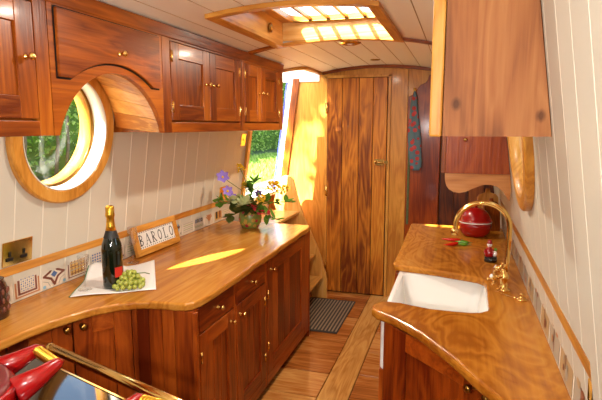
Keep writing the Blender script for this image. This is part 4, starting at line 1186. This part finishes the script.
fo = q.build('leaves', M['hedge'], hg, fixn=False); fo['kind'] = 'stuff'
rg = random.Random(15)
for k in range(14):
    y = 4.0 + k*.42 + rg.uniform(-.15, .15); x = -6.95 + rg.uniform(-.1, .1)
    B().tube([(x, y, .62), (x+.05, y+.06, 1.3), (x-.03, y+.02*k % .2, 2.2)], [.035, .028, .02], 8).build('trunk', M['trunk'], hg)

tr = thing('tree', 'leafy tree on the bank whose branch overhangs the boat before the hatch', 'tree', (-5.6, .2, .62))
B().tube([(-5.6, .2, .6), (-5.55, .25, 3.0), (-5.3, .4, 4.6), (-4.6, .75, 6.2), (-3.9, .95, 7.0)], [.16, .13, .10, .06, .03], 12).build('trunk', M['trunk'], tr)
q = B(); rg = random.Random(31)
for k in range(2300):
    p = Vector((-3.95 + rg.gauss(0, .46), .85 + rg.gauss(0, .55), 7.0 + rg.gauss(0, .36)))
    d = Vector((rg.uniform(-1, 1), rg.uniform(-1, 1), rg.uniform(-1, .5))).normalized(); s_ = d.orthogonal().normalized(); L_ = rg.uniform(.08, .16)
    q.add([p, p + d*L_*.5 + s_*L_*.33, p + d*L_, p + d*L_*.5 - s_*L_*.33], [(0, 1, 2, 3)])
fo = q.build('leaves', M['hedge'], tr, fixn=False); fo['kind'] = 'stuff'

# ------------------------------------------------------------------ light
w = bpy.data.worlds.new('sky'); S.world = w; w.use_nodes = True; nt = w.node_tree
bg = nt.nodes['Background']; sk2 = nt.nodes.new('ShaderNodeTexSky'); sk2.sky_type = 'NISHITA'; sk2.sun_disc = False
sk2.sun_elevation = math.radians(39); sk2.sun_rotation = math.radians(213); sk2.air_density = 1.3; sk2.dust_density = 2.5
nt.links.new(sk2.outputs[0], bg.inputs[0]); bg.inputs[1].default_value = .75
SUN = Vector((.54, .87, -.95)).normalized()
l = bpy.data.lights.new('sun', 'SUN'); l.energy = 44.0; l.angle = math.radians(.55); l.color = (1, .95, .86)
o = bpy.data.objects.new('sun', l); COL.objects.link(o); o.rotation_euler = SUN.to_track_quat('-Z', 'Y').to_euler()
# brass downlight, unseen fill lights added along the ceiling, camera flash and added bounce
def lamp(x, y, z, e, size, col, target=None):
    l = bpy.data.lights.new('lamp_flash_or_fill', 'AREA'); l.shape = 'DISK'; l.size = size; l.energy = e; l.color = col
    o = bpy.data.objects.new('lamp_flash_or_fill', l); COL.objects.link(o); o.location = (x, y, z)
    if target: o.rotation_euler = (Vector(target) - Vector((x, y, z))).to_track_quat('-Z', 'Y').to_euler()
lamp(-.72, .45, 2.13, 3, .25, (1, .93, .82))  # fill light added under the ceiling, out of view, no fixture
lamp(-.72, -.7, 2.13, 3, .25, (1, .93, .82))  # second added fill, unseen behind the camera
lamp(-.72, 3.47, zc(-.72)-.025, 14, .06, (1, .88, .70))
lamp(-.72, 1.9, 2.125, 13, .06, (1, .90, .76))  # another added ceiling fill above the frame, no fixture
lamp(.14, -.06, 1.86, 6.5, .10, (1, .97, .93), (-.85, 3.2, 1.0))  # the camera's flash, not a ceiling fitting
lamp(-.55, -.10, 1.60, 23, .12, (1, .97, .93), (-.75, 2.4, 2.15))  # added unseen light aimed up, for flash bounced off the ceiling

# ------------------------------------------------------------------ camera and view
F_, VX_, VY_ = 514., 460., 125.4
th = math.atan((200-VY_)/F_); ps = math.atan((VX_-301)/F_*math.cos(th))
cam = bpy.data.cameras.new('camera'); co = bpy.data.objects.new('camera', cam); COL.objects.link(co)
cam.sensor_fit = 'HORIZONTAL'; cam.sensor_width = 36; cam.lens = F_/602*36; cam.clip_start = .02
co.location = (0, 0, 1.62); co.rotation_euler = (PI/2 - th, 0, ps)
S.camera = co
S.view_settings.view_transform = 'Standard'; S.view_settings.look = 'None'; S.view_settings.gamma = 1
S.view_settings.use_curve_mapping = False; S.view_settings.exposure = 0.12
